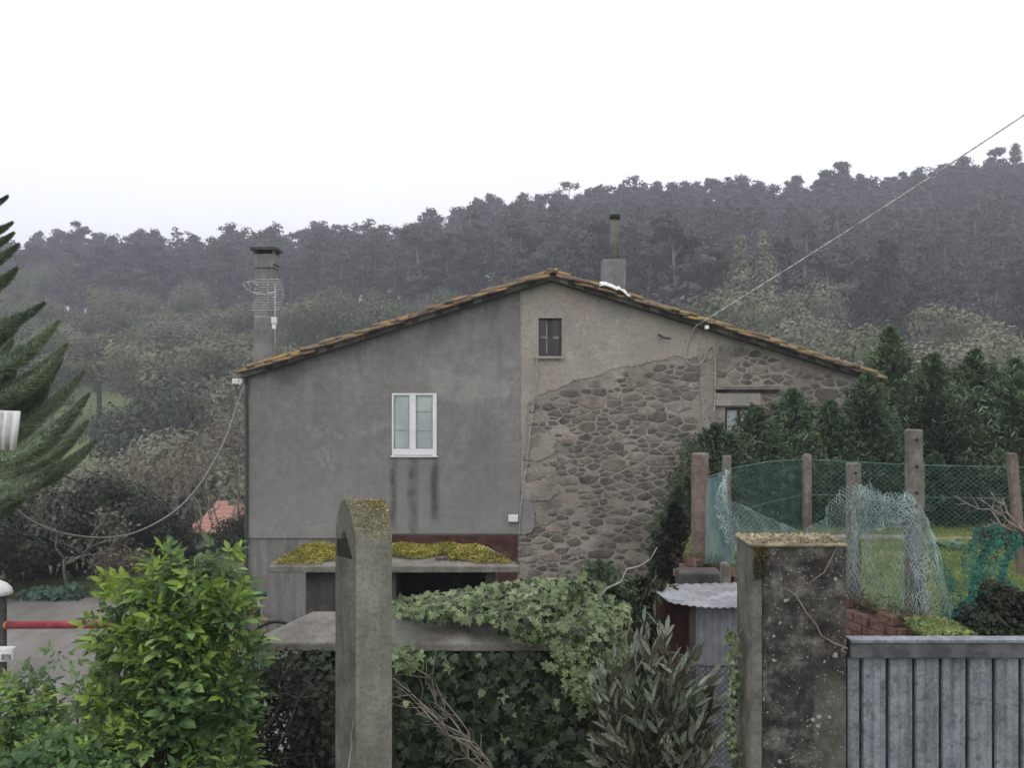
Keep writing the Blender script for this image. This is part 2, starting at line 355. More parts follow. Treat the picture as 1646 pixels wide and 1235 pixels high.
M['bark_p'] = simple('pale_grey_bark', (.14, .135, .115), (.24, .23, .20), 6, .9)
M['twig'] = simple('dry_grey_twig', (.16, .135, .115), (.27, .24, .21), 9, .9)
M['euc'] = leafmat('eucalyptus_foliage', (.019, .021, .021), (.031, .032, .030), (.052, .050, .040), .35, .15, var=.5, isv=.06)
M['euc_o'] = leafmat('olive_broadleaf_foliage', (0.045, 0.056, 0.029), (0.072, 0.087, 0.043), (0.112, 0.129, 0.062), .35, .2, isv=.15)
M['willow'] = leafmat('pale_spring_foliage', (0.112, 0.131, 0.081), (0.169, 0.188, 0.116), (0.231, 0.250, 0.163), .5, .3, var=.15, isv=.15)
M['greyveg'] = leafmat('budding_grey_twigs', (.12, .105, .080), (.17, .15, .11), (.21, .19, .145), .6, .2, var=.2, isv=.2)
M['darkbush'] = leafmat('dark_evergreen_foliage', (0.016, 0.024, 0.014), (0.027, 0.038, 0.021), (0.045, 0.059, 0.030), .8, .2)
M['conifer'] = leafmat('conifer_spray_foliage', (0.055, 0.088, 0.056), (0.098, 0.146, 0.087), (0.163, 0.221, 0.130), 1.2, .25, var=.25)
M['conifer_l'] = leafmat('light_conifer_foliage', (0.071, 0.106, 0.064), (0.115, 0.161, 0.092), (0.172, 0.230, 0.132), 1.2, .25, var=.2)
M['arau'] = leafmat('araucaria_needles', (0.156, 0.203, 0.148), (0.242, 0.296, 0.211), (0.328, 0.390, 0.273), 2, .2, var=.2)
M['elder'] = leafmat('fresh_elder_leaf', (0.182, 0.286, 0.111), (0.247, 0.377, 0.130), (0.325, 0.468, 0.163), 2.2, .45, var=.25)
M['elder_t'] = leafmat('young_elder_leaf', (0.237, 0.362, 0.069), (0.325, 0.463, 0.088), (0.425, 0.575, 0.112), 3, .4, var=.2)
M['elder_d'] = leafmat('dark_elder_leaf', (0.078, 0.143, 0.060), (0.117, 0.203, 0.078), (0.165, 0.262, 0.102), 2, .35, var=.25)  # darkest elder tone, mostly on inner and lower leaves
M['ivy'] = leafmat('ivy_leaf', (.085, .13, .05), (.14, .19, .08), (.25, .30, .16), 4, .2, .4, var=.35, spec=.45)
M['ivy_d'] = leafmat('shaded_ivy_leaf', (.009, .018, .008), (.016, .030, .013), (.030, .05, .02), 3, .1, .42, spec=.3)  # ivy colour darkened to carry the shade below the slab
M['laurel'] = leafmat('leathery_grey_green_leaf', (0.094, 0.119, 0.081), (0.156, 0.188, 0.138), (0.263, 0.288, 0.225), 4, .15, .35, var=.4, spec=.6)
M['brush'] = leafmat('brownish_shrub_leaf', (.035, .042, .024), (.06, .065, .036), (.12, .10, .075), 3, .2)
M['cabbage'] = leafmat('blue_green_leaf', (.06, .11, .075), (.09, .16, .11), (.14, .21, .16), 4, .2)
M['moss'] = leafmat('yellow_moss', (.17, .16, .035), (.26, .24, .05), (.38, .33, .09), 6, .2, .9)
M['moss_b'] = leafmat('brown_moss', (.07, .065, .03), (.11, .085, .04), (.16, .12, .06), 6, .2, .9)
M['drymoss'] = leafmat('dry_ochre_moss', (.15, .13, .085), (.24, .20, .13), (.34, .29, .20), 6, .1)
M['grass'] = leafmat('meadow_grass', (.13, .18, .065), (.185, .235, .085), (.24, .28, .11), 1.2, .35)
M['deadgrass'] = leafmat('dead_brown_bracken', (.09, .055, .04), (.15, .09, .07), (.20, .14, .10), 3, .2)

# ------------------------------------------------------------------ terrain
SKY = [(-400, 432), (0, 428), (120, 418), (260, 418), (330, 404), (440, 392), (560, 386), (690, 380), (770, 350), (880, 342), (1000, 326),
       (1080, 322), (1220, 318), (1340, 308), (1440, 310), (1560, 290), (1646, 274), (2100, 250)]
sx_ = np.array([a for a, b in SKY], float); sy_ = np.array([b for a, b in SKY], float)
RD = 255.
def hgt(X, Y):
    X = np.asarray(X, float); Y = np.asarray(Y, float)
    px = CX + X / np.maximum(Y, 40) * F
    ys = np.interp(px, sx_, sy_)
    ridge = EYE + (CY - ys) / F * RD - 20.5
    base = np.interp(Y, [0, 5, 12, 30, 50, 80, 110, 140], [3.4, 3.4, 0, 0, -5, -5, -1, 3.])
    tt = np.clip((Y - 135) / (RD - 135), 0, 1)
    up = np.where(Y > 135, (base * (1 - tt) + ridge * tt), base)
    dn = np.clip((Y - RD - 20) / 250, 0, 1)
    z = up * (1 - dn * .5)
    z = z + .9 * np.exp(-((X + 2.9) ** 2 + (Y - 10.6) ** 2) / 1.3)
    z = z + np.clip((Y - 32) / 60, 0, 1) * (np.sin(X * .05 + 1) * 1.2 + np.sin(Y * .07 + X * .031) * 1.)
    return z
def grid_axis():
    a = np.concatenate([np.arange(-60, 60, 1.), np.arange(60, 400, 8.), np.arange(400, 1001, 60.)])
    return a
ax = np.concatenate([-np.arange(60, 400, 8.)[::-1][:], np.arange(-59, 60, 1.), np.arange(60, 400, 8.)])
ax = np.unique(np.concatenate([[-1500, -1000, -600, -450], ax, [450, 600, 1000, 1500]]))
ay = np.unique(np.concatenate([[-200, -60, -20], np.arange(-8, 40, .8), np.arange(40, 320, 5.), [350, 400, 450, 500, 700, 1000, 1500]]))
GX, GY = np.meshgrid(ax, ay); GZ = hgt(GX, np.maximum(GY, 0))
V = np.stack([GX, GY, GZ], -1).reshape(-1, 3); nx = len(ax)
ii = (np.arange(len(ay) - 1)[:, None] * nx + np.arange(nx - 1)[None]).ravel()
t = NT('ground_soil_and_meadow'); x, y, z = t.xyz()
c = t.ramp(t.noise(.25, 7, .7), [(.3, (.05, .06, .025)), (.5, (.09, .11, .04)), (.7, (.13, .15, .06))])
far = t.n('MapRange', {0: y, 1: 60., 2: 110.}).outputs[0]
c = t.mix(far, c, t.ramp(t.noise(.05, 6, .7), [(.35, (.09, .12, .045)), (.55, (.14, .18, .06)), (.7, (.19, .22, .10))]))
c = t.mix(t.n('MapRange', {0: y, 1: 150., 2: 165.}).outputs[0], c, (.035, .035, .025))
M['ground'] = t.fin(c, .95, t.noise(6, 7), .6, .05)
mk('ground', V, np.stack([ii, ii + 1, ii + nx + 1, ii + nx], 1), M['ground'], smooth=True, kind='structure')

t = NT('grey_gravel_yard'); a1 = t.noise(.6, 7, .7); a2 = t.n('TexVoronoi', {'Vector': t.co, 'Scale': 26.})
c = t.ramp(a1, [(.3, (.155, .145, .135)), (.5, (.205, .195, .185)), (.7, (.26, .25, .24))])
c = t.mix(.45, c, t.ramp(a2.outputs['Distance'], [(.1, (.26, .25, .24)), (.6, (.13, .12, .11))]))
c = t.mix(t.ramp(t.noise(1.1, 5, .7, stretch=(1, .25, 1)), [(.5, 0.), (.7, .4)]), c, (.10, .10, .08))
M['gravel'] = t.fin(c, .95, a2.outputs['Distance'], .6, .02)
edge = [(-30, 12.3), (-3.2, 12.3), (-3.2, 17.2), (-5.0, 17.6), (-5.3, 27), (-7.5, 26.2), (-9.5, 25.3), (-11, 24.9), (-13, 24.6), (-15.5, 24.9), (-20, 25.4), (-30, 26)]
MB().add([(x, y, .01) for x, y in edge], [tuple(range(len(edge)))]).build('yard', M['gravel'], kind='structure')

# haze
hb = MB().box(-700, 700, -30, 620, -9, 92).build('haze', None, kind='stuff')
hm = bpy.data.materials.new('thin_mist'); hm.use_nodes = True; hm.node_tree.nodes.clear()
ho = hm.node_tree.nodes.new('ShaderNodeOutputMaterial'); pv = hm.node_tree.nodes.new('ShaderNodeVolumePrincipled')
pv.inputs['Color'].default_value = (.84, .86, 1, 1); pv.inputs['Density'].default_value = .00115; pv.inputs['Anisotropy'].default_value = .1
hm.node_tree.links.new(pv.outputs[0], ho.inputs['Volume']); hb.data.materials.append(hm)

# ------------------------------------------------------------------ foliage tools
def rot_to(N, roll):
    """rotation matrices whose Z axis is N (n,3), rolled."""
    N = N / np.maximum(np.linalg.norm(N, axis=1, keepdims=True), 1e-6)
    ref = np.where(np.abs(N[:, 2:3]) < .95, np.array([[0, 0, 1.]]), np.array([[1., 0, 0]]))
    A = np.cross(ref, N); A /= np.linalg.norm(A, axis=1, keepdims=True); B = np.cross(N, A)
    c, s = np.cos(roll)[:, None], np.sin(roll)[:, None]
    return np.stack([A * c + B * s, -A * s + B * c, N], 2)     # columns
def scatter(TV, TF, pos, Rm, sc):
    TV = np.asarray(TV, float); TF = np.asarray(TF, int)
    sc = np.asarray(sc, float); sc = sc[:, None, None] if sc.ndim == 1 else sc[:, None, :]
    V = np.einsum('nij,nvj->nvi', Rm, TV[None] * sc) + pos[:, None, :]
    Fc = TF[None] + (np.arange(len(pos)) * len(TV))[:, None, None]
    return V.reshape(-1, 3), Fc.reshape(-1, TF.shape[1])
QV = [(-.5, -.35, 0), (.12, -.5, .12), (.5, .3, 0), (-.15, .5, -.1)]; QF = [(0, 1, 2, 3)]
def rdir(n, g=rng):
    v = g.normal(size=(n, 3)); return v / np.linalg.norm(v, axis=1, keepdims=True)
def clumps(lobes, n, size, g, droop=0., shell=.55):
    """leaf clumps spread through ellipsoid lobes [(cx,cy,cz,rx,ry,rz)]"""
    lb = np.array(lobes, float); vol = (lb[:, 3] * lb[:, 4] + lb[:, 3] * lb[:, 5]) ; k = g.choice(len(lb), n, p=vol / vol.sum())
    d = rdir(n, g); rad = shell + (1 - shell) * g.random((n, 1)) ** .6; rad *= 1 + g.normal(size=(n, 1)) * .09
    pos = lb[k, :3] + d * rad * lb[k, 3:]
    N = d * 2.0 + rdir(n, g) * .55 + np.array([0, 0, .25 - droop])
    return scatter(QV, QF, pos, rot_to(N, g.random(n) * 6.28), size * (.55 + g.random(n) * .9))
def limb(mb, a, b, r0, r1, g, n=5, seg=4, wob=.08):
    a = np.array(a, float); b = np.array(b, float); ln = np.linalg.norm(b - a); pts = []
    for i in range(seg + 1):
        q = i / seg; p = a + (b - a) * q
        if 0 < i < seg: p = p + g.normal(size=3) * ln * wob * .5
        pts.append(tuple(p))
    mb.tube(pts, [r0 + (r1 - r0) * i / seg for i in range(seg + 1)], n)
    return pts

def make_tree(name, H, kind, g, leaf, bark, nleaf, size, label='', cat='tree'):
    root = thing(name, label, cat)
    tr = MB(); lobes = []
    if kind == 'euc':
        lean = g.normal(size=2) * H * .025
        limb(tr, (0, 0, -1), (lean[0], lean[1], H * .93), .013 * H, .003 * H, g, 6, 6, .012)
        low = .34 + .22 * g.random(); nb = int(g.integers(15, 23)); wide = .75 + .6 * g.random(); peak = .62 + .25 * g.random()
        for i in range(nb):
            q = low + (.965 - low) * (i / (nb - 1)) ** .9; a = g.random() * 6.28
            pr = min((q - low) / (peak - low) * .7 + .3, 1.) if q < peak else max(.22, 1 - ((q - peak) / (1.02 - peak)) ** 1.6)
            rr = H * .095 * wide * pr * math.sqrt(g.random())
            c = (lean[0] * q + math.cos(a) * rr, lean[1] * q + math.sin(a) * rr, H * (q + g.normal() * .012))
            limb(tr, (lean[0] * q, lean[1] * q, H * (q - .08)), c, .004 * H, .001 * H, g, 4, 2)
            s = H * (.026 + .034 * g.random()) * (.75 + .5 * pr)
            lobes.append((*c, s * 1.15, s * 1.15, s * (.65 + .4 * g.random())))
    elif kind == 'round':
        limb(tr, (0, 0, -.5), (0, 0, H * .45), .03 * H, .02 * H, g, 6, 3, .03)
        for i in range(11):
            a = g.random() * 6.28; q = g.random(); rr = H * .24 * math.sqrt(g.random()) ; zz = H * (.42 + .38 * q)
            c = (math.cos(a) * rr, math.sin(a) * rr, zz); limb(tr, (0, 0, H * .35), c, .012 * H, .003 * H, g, 4, 2)
            s = H * (.13 + .09 * g.random()); lobes.append((*c, s, s, s * .85))
    elif kind == 'bush':
        for i in range(16):
            a = g.random() * 6.28; rr = H * .42 * math.sqrt(g.random()); zz = H * (.22 + .5 * g.random() * (1 - rr / H))
            c = (math.cos(a) * rr, math.sin(a) * rr, zz); limb(tr, (math.cos(a) * .05, math.sin(a) * .05, -.3), c, .018 * H, .004 * H, g, 4, 2)
            s = H * (.16 + .10 * g.random()); lobes.append((*c, s, s, s * .85))
    elif kind == 'poplar':
        limb(tr, (0, 0, -.5), (0, 0, H * .9), .02 * H, .004 * H, g, 6, 4, .01)
        for i in range(14):
            q = i / 13; a = g.random() * 6.28; rr = H * .09 * (1 - q) * g.random()
            s = H * (.035 + .12 * (1 - q) ** .8 * (.6 if q < .1 else 1)) ; lobes.append((math.cos(a) * rr, math.sin(a) * rr, H * (.2 + .76 * q), s, s, s * 1.3))
    sh = mk('crown', *clumps(lobes, nleaf, size, g, shell=.35 if kind != 'euc' else .25), leaf, root, local=True)
    tr.build('trunk', bark, root, True, local=True)
    return root

def put(root, X, Y, s=1., rz=0., first=False, label=None, group=None, z=None, sxy=1.):
    o = root if first else copy_tree(root)
    o.location = (X, Y, float(hgt(X, Y)) if z is None else z); o.rotation_euler = (0, 0, rz); o.scale = (s * sxy, s * sxy, s)
    if label: o['label'] = label
    if group: o['group'] = group
    elif 'group' in o.keys(): del o['group']
    return o

# ------------------------------------------------------------------ the forest on the hill
g = np.random.default_rng(3)
protos = [make_tree('eucalyptus_tree', 22., 'euc', g, M['euc'], M['bark_e'], 2700, .40) for i in range(9)]
used = [False] * len(protos)
cand = []
row = 0; yy = 108.
while yy < RD + 44:
    half = (1646 / 2 / F) * yy * 1.34; sp_x = 5.0 if yy < RD - 22 else 4.2; xx = -half + (row % 2) * 2.5
    while xx < half:
        X = xx + g.normal() * 1.3; Y = yy + g.normal() * 1.4; px = CX + X / Y * F
        start = np.interp(px, [0, 420, 700, 900, 1646], [205, 190, 160, 122, 108])
        if Y > start: cand.append((X, Y, px))
        xx += sp_x
    yy += 8.5 if yy < RD - 22 else 6.5; row += 1
# the 300 that show largest: skyline rows and the front edge, then the rest joined
cand = [c_ for c_ in cand]
def score(c_):
    X, Y, px = c_; start = np.interp(px, [0, 420, 700, 900, 1646], [205, 190, 160, 122, 108])
    return min(Y - start, abs(Y - RD) + 4)
cand.sort(key=lambda c_: score(c_) + (1e4 if not -40 < c_[2] < 1690 else 0))
zones = [(220, 'over the yard'), (400, 'above the pale spring trees'), (520, 'behind the antenna chimney'), (700, 'over the longer roof slope'),
         (860, 'over the ridge of the roof'), (1060, 'behind the pipe chimney'), (1230, 'behind the twin pale poplars'), (1450, 'near the overhead cable'), (3000, 'over the dark conifer hedge')]
rest = []
for i, (X, Y, px) in enumerate(cand):
    crest = Y > RD - 20
    s = (.84 + g.random() * .36) * (1.04 if crest else .98)
    if g.random() < .12 and crest: s *= 1.10
    if i < 296:
        k = int(g.integers(len(protos))); zn = [b for a, b in zones if px < a][0]
        lab = ('eucalyptus on the hill crest ' if crest else 'eucalyptus on the forest slope ') + zn
        o = put(protos[k], X, Y, s, g.random() * 6.28, first=not used[k], label=lab, group=('crest eucalyptus ' if crest else 'slope eucalyptus ') + zn, sxy=.9 + g.random() * .5)
        used[k] = True
    else: rest.append((X, Y, s))
def join_trees(name, plist, pr, mats, kind, drop=1.):
    Vs, Fs, mi, base = [], [], [], 0
    for X, Y, s in plist:
        r = pr[int(g.integers(len(pr)))]; a = g.random() * 6.28; Rz = np.array([[math.cos(a), -math.sin(a), 0], [math.sin(a), math.cos(a), 0], [0, 0, 1]])
        for ch in r.children:
            me = ch.data; v = np.empty(len(me.vertices) * 3, np.float32); me.vertices.foreach_get('co', v); v = v.reshape(-1, 3)
            if ch.name.startswith('crown'):
                f = np.arange(len(v)).reshape(-1, 4); keep = g.random(len(f)) < drop; f = f[keep]; m = 0
            else:
                f = np.array([p.vertices[:] for p in me.polygons if len(p.vertices) == 4 and p.index < 42]); m = 1
            v = (v @ Rz.T) * s * np.array([1.25, 1.25, 1]) + np.array([X, Y, float(hgt(X, Y))])
            Vs.append(v); Fs.append(f + base); mi.append(np.full(len(f), m)); base += len(v)
    return mk(name, np.concatenate(Vs), np.concatenate(Fs), mats, kind=kind, matidx=np.concatenate(mi))
join_trees('far_forest', rest, protos, [M['euc'], M['bark_e']], 'stuff', .36)
print('trees', len(cand))

# low undergrowth under the trunks (one mass)
lb = []
for i in range(420):
    Y = 112 + g.random() * 145; X = (g.random() - .5) * 2 * .6 * Y; px = CX + X / Y * F
    if Y < np.interp(px, [0, 420, 700, 900, 1646], [165, 150, 135, 118, 108]): continue
    s = 1.6 + g.random() * 2.2; lb.append((X, Y, float(hgt(X, Y)) + s * .6, s * 1.5, s * 1.5, s))
mk('undergrowth', *clumps(lb, 110000, .5, g, shell=.3), M['euc_o'], kind='stuff')

# mixed broadleaf trees in front of the forest
olive = [make_tree('broadleaf_tree', 12., 'round', g, M['euc_o'], M['bark'], 6500, .27) for i in range(3)]
pale = [make_tree('budding_tree', 11., 'round', g, M['willow'], M['bark_p'], 9000, .19) for i in range(3)]
grey = [make_tree('bare_grey_tree', 10., 'round', g, M['greyveg'], M['bark_p'], 7000, .15) for i in range(2)]
pop = [make_tree('poplar_tree', 15., 'poplar', g, M['willow'], M['bark_p'], 9000, .22) for i in range(2)]
shr = [make_tree('evergreen_bush', 6., 'bush', g, M['darkbush'], M['bark'], 9000, .16)]
pshr = [make_tree('pale_shrub', 5., 'bush', g, M['willow'], M['bark_p'], 9000, .12), make_tree('grey_shrub', 5., 'bush', g, M['greyveg'], M['bark_p'], 9000, .10)]
usedset = set()
def place(pr, x, ytop, d, H, label, group=None, sxy=1., jit=0):
    X = hx(x, d); zt = hz(ytop, d); z0 = float(hgt(X, d)); s = (zt - z0) / (H * .93)
    o = put(pr, X, d, s, g.random() * 6.28, first=pr.name not in usedset, label=label, group=group, sxy=sxy); usedset.add(pr.name); return o
# olive trees filling the mid slope (countable individuals that look alike)
for i in range(64):
    x = -30 + 480 * g.random() if i < 44 else 440 + 420 * g.random(); yt = np.interp(x, [0, 400, 900], [455, 475, 500]) + g.normal() * 16 + (i % 4) * 16; d = 195 - (yt - 430) * .8
    if x > 440: yt -= 30
    z0 = float(hgt(hx(x, d), d)); H = hz(yt, d) - z0
    zn = 'behind the spreading conifer' if x < 120 else 'above the dark round bush' if x < 260 else 'above the pale spring trees' if x < 400 else 'next to the antenna chimney' if x < 520 else 'behind the middle of the longer verge' if x < 700 else 'just below the roof ridge'
    place(olive[i % 3], x, yt, d, 12., 'olive green tree on the lower slope ' + zn, 'olive trees ' + zn, sxy=min(1.2, 12 / max(H, 4)))
place(pop[0], 1190, 395, 112, 15., 'pale poplar with a pointed crown, first of the twin poplars behind the roof slope', sxy=.95)
place(pop[1], 1228, 388, 112, 15., 'pale poplar with a pointed crown, taller second of the twin poplars behind the roof slope', sxy=.95)
for x, yt, d, pr, lab, wd in [
    (1108, 468, 96, pale[0], 'low spreading pale tree just above the orange tiles of the roof slope', 1.5),
    (1268, 480, 104, pale[1], 'pale tree directly under the overhead cable beside the twin poplars', 1.1),
    (1300, 455, 106, pale[2], 'pale green tree crossed by the overhead cable at its crown', .7),
    (1375, 520, 80, olive[0], 'small olive tree rising behind the lower end of the roof slope', 1.),
    (1480, 540, 78, pale[0], 'pale bushy tree behind the conifer hedge, beside a dark trunk', 1.1),
    (1560, 475, 80, pale[1], 'tall light green tree behind the conifer hedge near the cable bend', .8),
    (1640, 540, 76, pale[2], 'pale green tree cut by the frame above the leaning post', 1.),
    (1430, 540, 70, grey[0], 'grey budding tree behind the first tip of the conifer hedge', 1.2),
    (700, 468, 150, grey[1], 'grey budding tree standing above the middle of the roof verge', 1.2),
    (610, 490, 150, olive[1], 'olive tree above the verge, beside the antenna chimney', 1.3),
    (500, 475, 150, olive[2], 'broad olive tree directly beside the antenna chimney', 1.3),
    (290, 505, 120, grey[0], 'brown grey budding tree above the pale spring trees', 1.5),
    (85, 575, 125, grey[1], 'grey budding tree above the meadow strip', 1.2),
    (60, 560, 115, olive[0], 'olive tree partly behind the tips of the spreading conifer', 1.4),
    (100, 520, 140, pale[2], 'faded pale tree high behind the spreading conifer', 1.4),
    (300, 540, 95, pale[0], 'pale spring tree with a wide rounded crown above the dark round bush', 1.35),
    (372, 545, 92, pale[1], 'pale spring tree beside the base of the antenna chimney', 1.15),
    (395, 600, 88, pale[2], 'pale tree tucked behind the rendered wall corner', 1.)]:
    place(pr, x, yt, d, float({'poplar_tree': 15}.get(pr.name, 0)) or (12. if pr in olive else 11. if pr in pale else 10.), lab, sxy=wd)
place(shr[0], 243, 578, 84, 6., 'dark rounded evergreen bush standing in the valley meadow', sxy=.78)
for x, yt, d, k, lab, wd in [
    (235, 668, 62, 1, 'wide grey brown shrub below the dark round bush', 1.15), (320, 655, 60, 0, 'olive pale shrub below the pale spring trees', 1.2),
    (375, 640, 66, 1, 'grey twiggy shrub against the corner of the rendered wall', .9), (270, 715, 62, 1, 'grey shrub above the thin bare saplings', 1.),
    (205, 705, 58, 0, 'dull green shrub above the tree with pale trunk', 1.1), (345, 740, 62, 0, 'dull shrub behind the orange tiled roof', .9),
    (60, 690, 60, 0, 'dull green shrub under the spreading conifer', 1.1)]:
    place(pshr[k], x, yt, d, 5., lab, sxy=wd)

# dark hedge bushes at the end of the yard
for i, (x, yt, d) in enumerate([(-10, 760, 25), (40, 770, 26.6), (85, 752, 27), (130, 745, 27.5), (180, 742, 28), (222, 760, 28.5), (262, 815, 29), (393, 800, 33), (340, 868, 30), (300, 862, 30)]):
    lab = ['dark bush at the frame edge behind the barrier post', 'dark bush behind the low blue green leaves', 'dark bush behind the tree with forked pale trunk',
           'dark bush topmost of the hedge at the end of the yard', 'dark bush behind the brownish shrub', 'dark bush at the end of the hedge under the hanging cable',
           'lower dark bush between the hedge and the bare saplings', 'dark bush pressed against the wall corner below the orange roof',
           'low dark bush just under the orange tiled roof', 'low dark bush behind the top of the elder'][i]
    o = place(shr[0], x, yt, d, 6., lab, 'hedge bushes at the end of the yard', sxy=1.); 
    del o['group']
# thin bare saplings and the forked pale tree
def bare_tree(name, x, ybase, ytop, d, spread, n, mat, label, cat='tree', levels=3, r=.03, leaf=None, nleaf=0, lsize=.08, seed=1):
    gg = np.random.default_rng(seed); X = hx(x, d); z0 = hz(ybase, d); H = hz(ytop, d) - z0
    root = thing(name, label, cat, (X, d, z0)); mb = MB(); tips = []
    def grow(p, dr, ln, r0, lv):
        q = np.array(p) + dr * ln; limb(mb, p, q, r0, r0 * .6, gg, 5, 4, .10); tips.append(q)
        if lv == 0: return
        for k in range(3 if lv > 1 else 4):
            a = gg.normal(size=3) * spread; nd = dr + a; nd[2] = abs(nd[2]) * .9 + .15; nd /= np.linalg.norm(nd)
            grow(q - dr * ln * gg.random() * .35, nd, ln * (.55 + .3 * gg.random()), r0 * .55, lv - 1)
    for k in range(n):
        a = gg.normal(size=3) * (.12 if n > 1 else .04); dr = np.array([a[0] * 1.6, a[1], 1]); dr /= np.linalg.norm(dr)
        grow((X + gg.normal() * .12 * (n > 1), d, z0 - .2), dr, H * .42, r, levels)
    mb.build('branches', mat, root, True)
    if leaf:
        T = np.array(tips)[-int(len(tips) * .8):]; k = gg.integers(len(T), size=nleaf); pos = T[k] + gg.normal(size=(nleaf, 3)) * lsize * 1.6
        mk('foliage', *scatter(QV, QF, pos, rot_to(rdir(nleaf, gg), gg.random(nleaf) * 6), lsize * (.5 + gg.random(nleaf))), leaf, root)
    return root
bare_tree('forked_tree', 107, 948, 800, 25.2, .42, 1, M['bark_p'], 'small tree with pale forked trunk and sparse leaves at the edge of the yard', levels=4, r=.06, leaf=M['greyveg'], nleaf=420, lsize=.09, seed=5)
bare_tree('forked_shrub', 190, 945, 868, 25.0, .6, 5, M['twig'], 'brownish leafy shrub beside the forked pale tree', 'shrub', leaf=M['greyveg'], nleaf=1100, lsize=.08, seed=6)
for i, (x, yb, yt, d, lab) in enumerate([(285, 900, 700, 30, 'thin bare sapling above the top of the elder'), (320, 900, 690, 34, 'thin bare sapling crossing the hanging cable'),
        (358, 860, 640, 36, 'bare tree with fine twigs above the orange tiled roof'), (385, 840, 610, 38, 'tall bare tree beside the wall corner, under the eave'),
        (255, 900, 720, 32, 'bare sapling between the dark hedge and the elder')]):
    bare_tree('bare_sapling', x, yb, yt, d, .33, 2, M['twig'], lab, levels=4, r=.045, leaf=M['greyveg'], nleaf=260, lsize=.10, seed=20 + i)

# low blue green plants and grass verge
def leafy_mound(name, x0, x1, yb, yt, d, depth, n, size, mat, label, cat, seed, tv=QV, tf=QF):
    gg = np.random.default_rng(seed); X0, X1, z0, z1 = hx(x0, d), hx(x1, d), hz(yb, d), hz(yt, d)
    pos = np.stack([X0 + (X1 - X0) * gg.random(n), d + (gg.random(n) - .3) * depth, gg.random(n)], 1)
    u = (pos[:, 0] - X0) / (X1 - X0); pos[:, 2] = z0 + (z1 - z0) * pos[:, 2] ** .6 * (.5 + .5 * np.sin(np.pi * u) ** .5)
    V, Fc = scatter(tv, tf, pos, rot_to(rdir(n, gg) + [0, -.5, .9], gg.random(n) * 6.28), size * (.6 + gg.random(n) * .7))
    root = thing(name, label, cat, ((X0 + X1) / 2, d, z0)); mk('foliage', V, Fc, mat, root); return root
for i, (a, b) in enumerate([(32, 62), (58, 92), (88, 128)]):
    leafy_mound('leafy_plant', a, b, 972, 949 - (i == 2) * 4, 24.6, .7, 190, .17, M['cabbage'], ['blue green leafy plant nearest the barrier post, at the foot of the hedge', 'blue green leafy plant in the middle of the clump under the hedge', 'blue green leafy plant at the foot of the forked pale trunk'][i], 'plant', 40 + i)

def blades(n, region, zf, h, mat, name, seed, wd=.012):
    gg = np.random.default_rng(seed); pos = region(n, gg); z = zf(pos)
    p = np.column_stack([pos, z]); hh = h * (.5 + gg.random(len(p))); a = gg.random(len(p)) * 6.28
    dx = np.stack([np.cos(a), np.sin(a), np.zeros(len(p))], 1) * wd; tip = gg.normal(size=(len(p), 3)) * .35; tip[:, 2] = 1
    V = np.stack([p - dx, p + dx, p + tip * hh[:, None]], 1).reshape(-1, 3)
    return mk(name, V, np.arange(len(V)).reshape(-1, 3), mat, kind='stuff')
blades(30000, lambda n, gg: np.stack([-14 + gg.random(n) * 8.6, 0 * gg.random(n), ], 1) * [1, 0] + np.stack([0 * gg.random(n), 25.0 + gg.random(n) * 2.5], 1), lambda p: np.zeros(len(p)), .09, M['grass'], 'verge_grass', 3, .015)

# ------------------------------------------------------------------ neighbour's house with orange tiled roof
nb = thing('neighbour_house', 'distant low house with orange tiled roof behind the elder', 'house', (hx(342, 45), 45, -5))
x0, x1, zr, ze = hx(302, 45), hx(368, 45), hz(820, 45), hz(858, 45)
MB().box(x0 + .2, x1 - .2, 45.3, 51, -5.2, ze).build('wall', M['lowwall'], nb)
mb = MB(); mb.add([(x0 - .1, 44.9, ze), (x1, 44.9, ze), (x1 - .4, 48, zr), (x0 + .5, 48, zr), (x0 - .1, 51.3, ze), (x1, 51.3, ze)], [(0, 1, 2, 3), (3, 2, 5, 4), (0, 3, 4), (1, 5, 2), (0, 4, 5, 1)])
rf = mb.build('roof', M['tilebright'], nb)
tm = MB()
for k in range(14):
    pass
pts = [(-.09, 0), (-.055, .05), (0, .07), (.055, .05), (.09, 0)]
tv = [(a, 0, b) for a, b in pts] + [(a * .85, .45, b * .9 + .02) for a, b in pts]; tf = [(i, i + 1, i + 6, i + 5) for i in range(4)]
rt = mk('roof_tile', tv, tf, M['tilebright'], nb, True, local=True); tme = rt.data; firstt = True
sl = math.atan2(zr - ze, 3.1)
for r in range(7):
    for k in range(13):
        u = (r + .0) / 7; px_ = x0 + .1 + (x1 - x0 - .3) * k / 12 + .0
        if px_ < x0 + u * .6 or px_ > x1 - .4 * u: continue
        loc = Vector((px_, 44.9 + 3.1 * u, ze + (zr - ze) * u + .02)) - nb.location
        o = rt if firstt else inst('roof_tile', tme, nb); firstt = False
        o.location = loc; o.rotation_euler = (sl, 0, R.uniform(-.02, .02)); o.scale = (1.25, 1, 1)
c0 = MB().box(hx(352, 46), hx(366, 46), 47.5, 48.1, ze, hz(811, 46)).build('chimney', M['conc'], nb)

# ------------------------------------------------------------------ the house
YW = 18.0
house = thing('stone_house', 'two storey house gable, one half grey render and the other half bare rubble stone', 'house', (0, 22, 0))
apx, apz = hx(885), hz(452); SLL = (hz(452) - hz(607)) / (hx(885) - hx(398)); SLR = (hz(452) - hz(613)) / (hx(1400) - hx(885))
def top(X): return apz - (apx - X) * SLL if X < apx else apz - (X - apx) * SLR
XL, XM, XR = hx(398), hx(836), hx(1400)
YB = 29.0
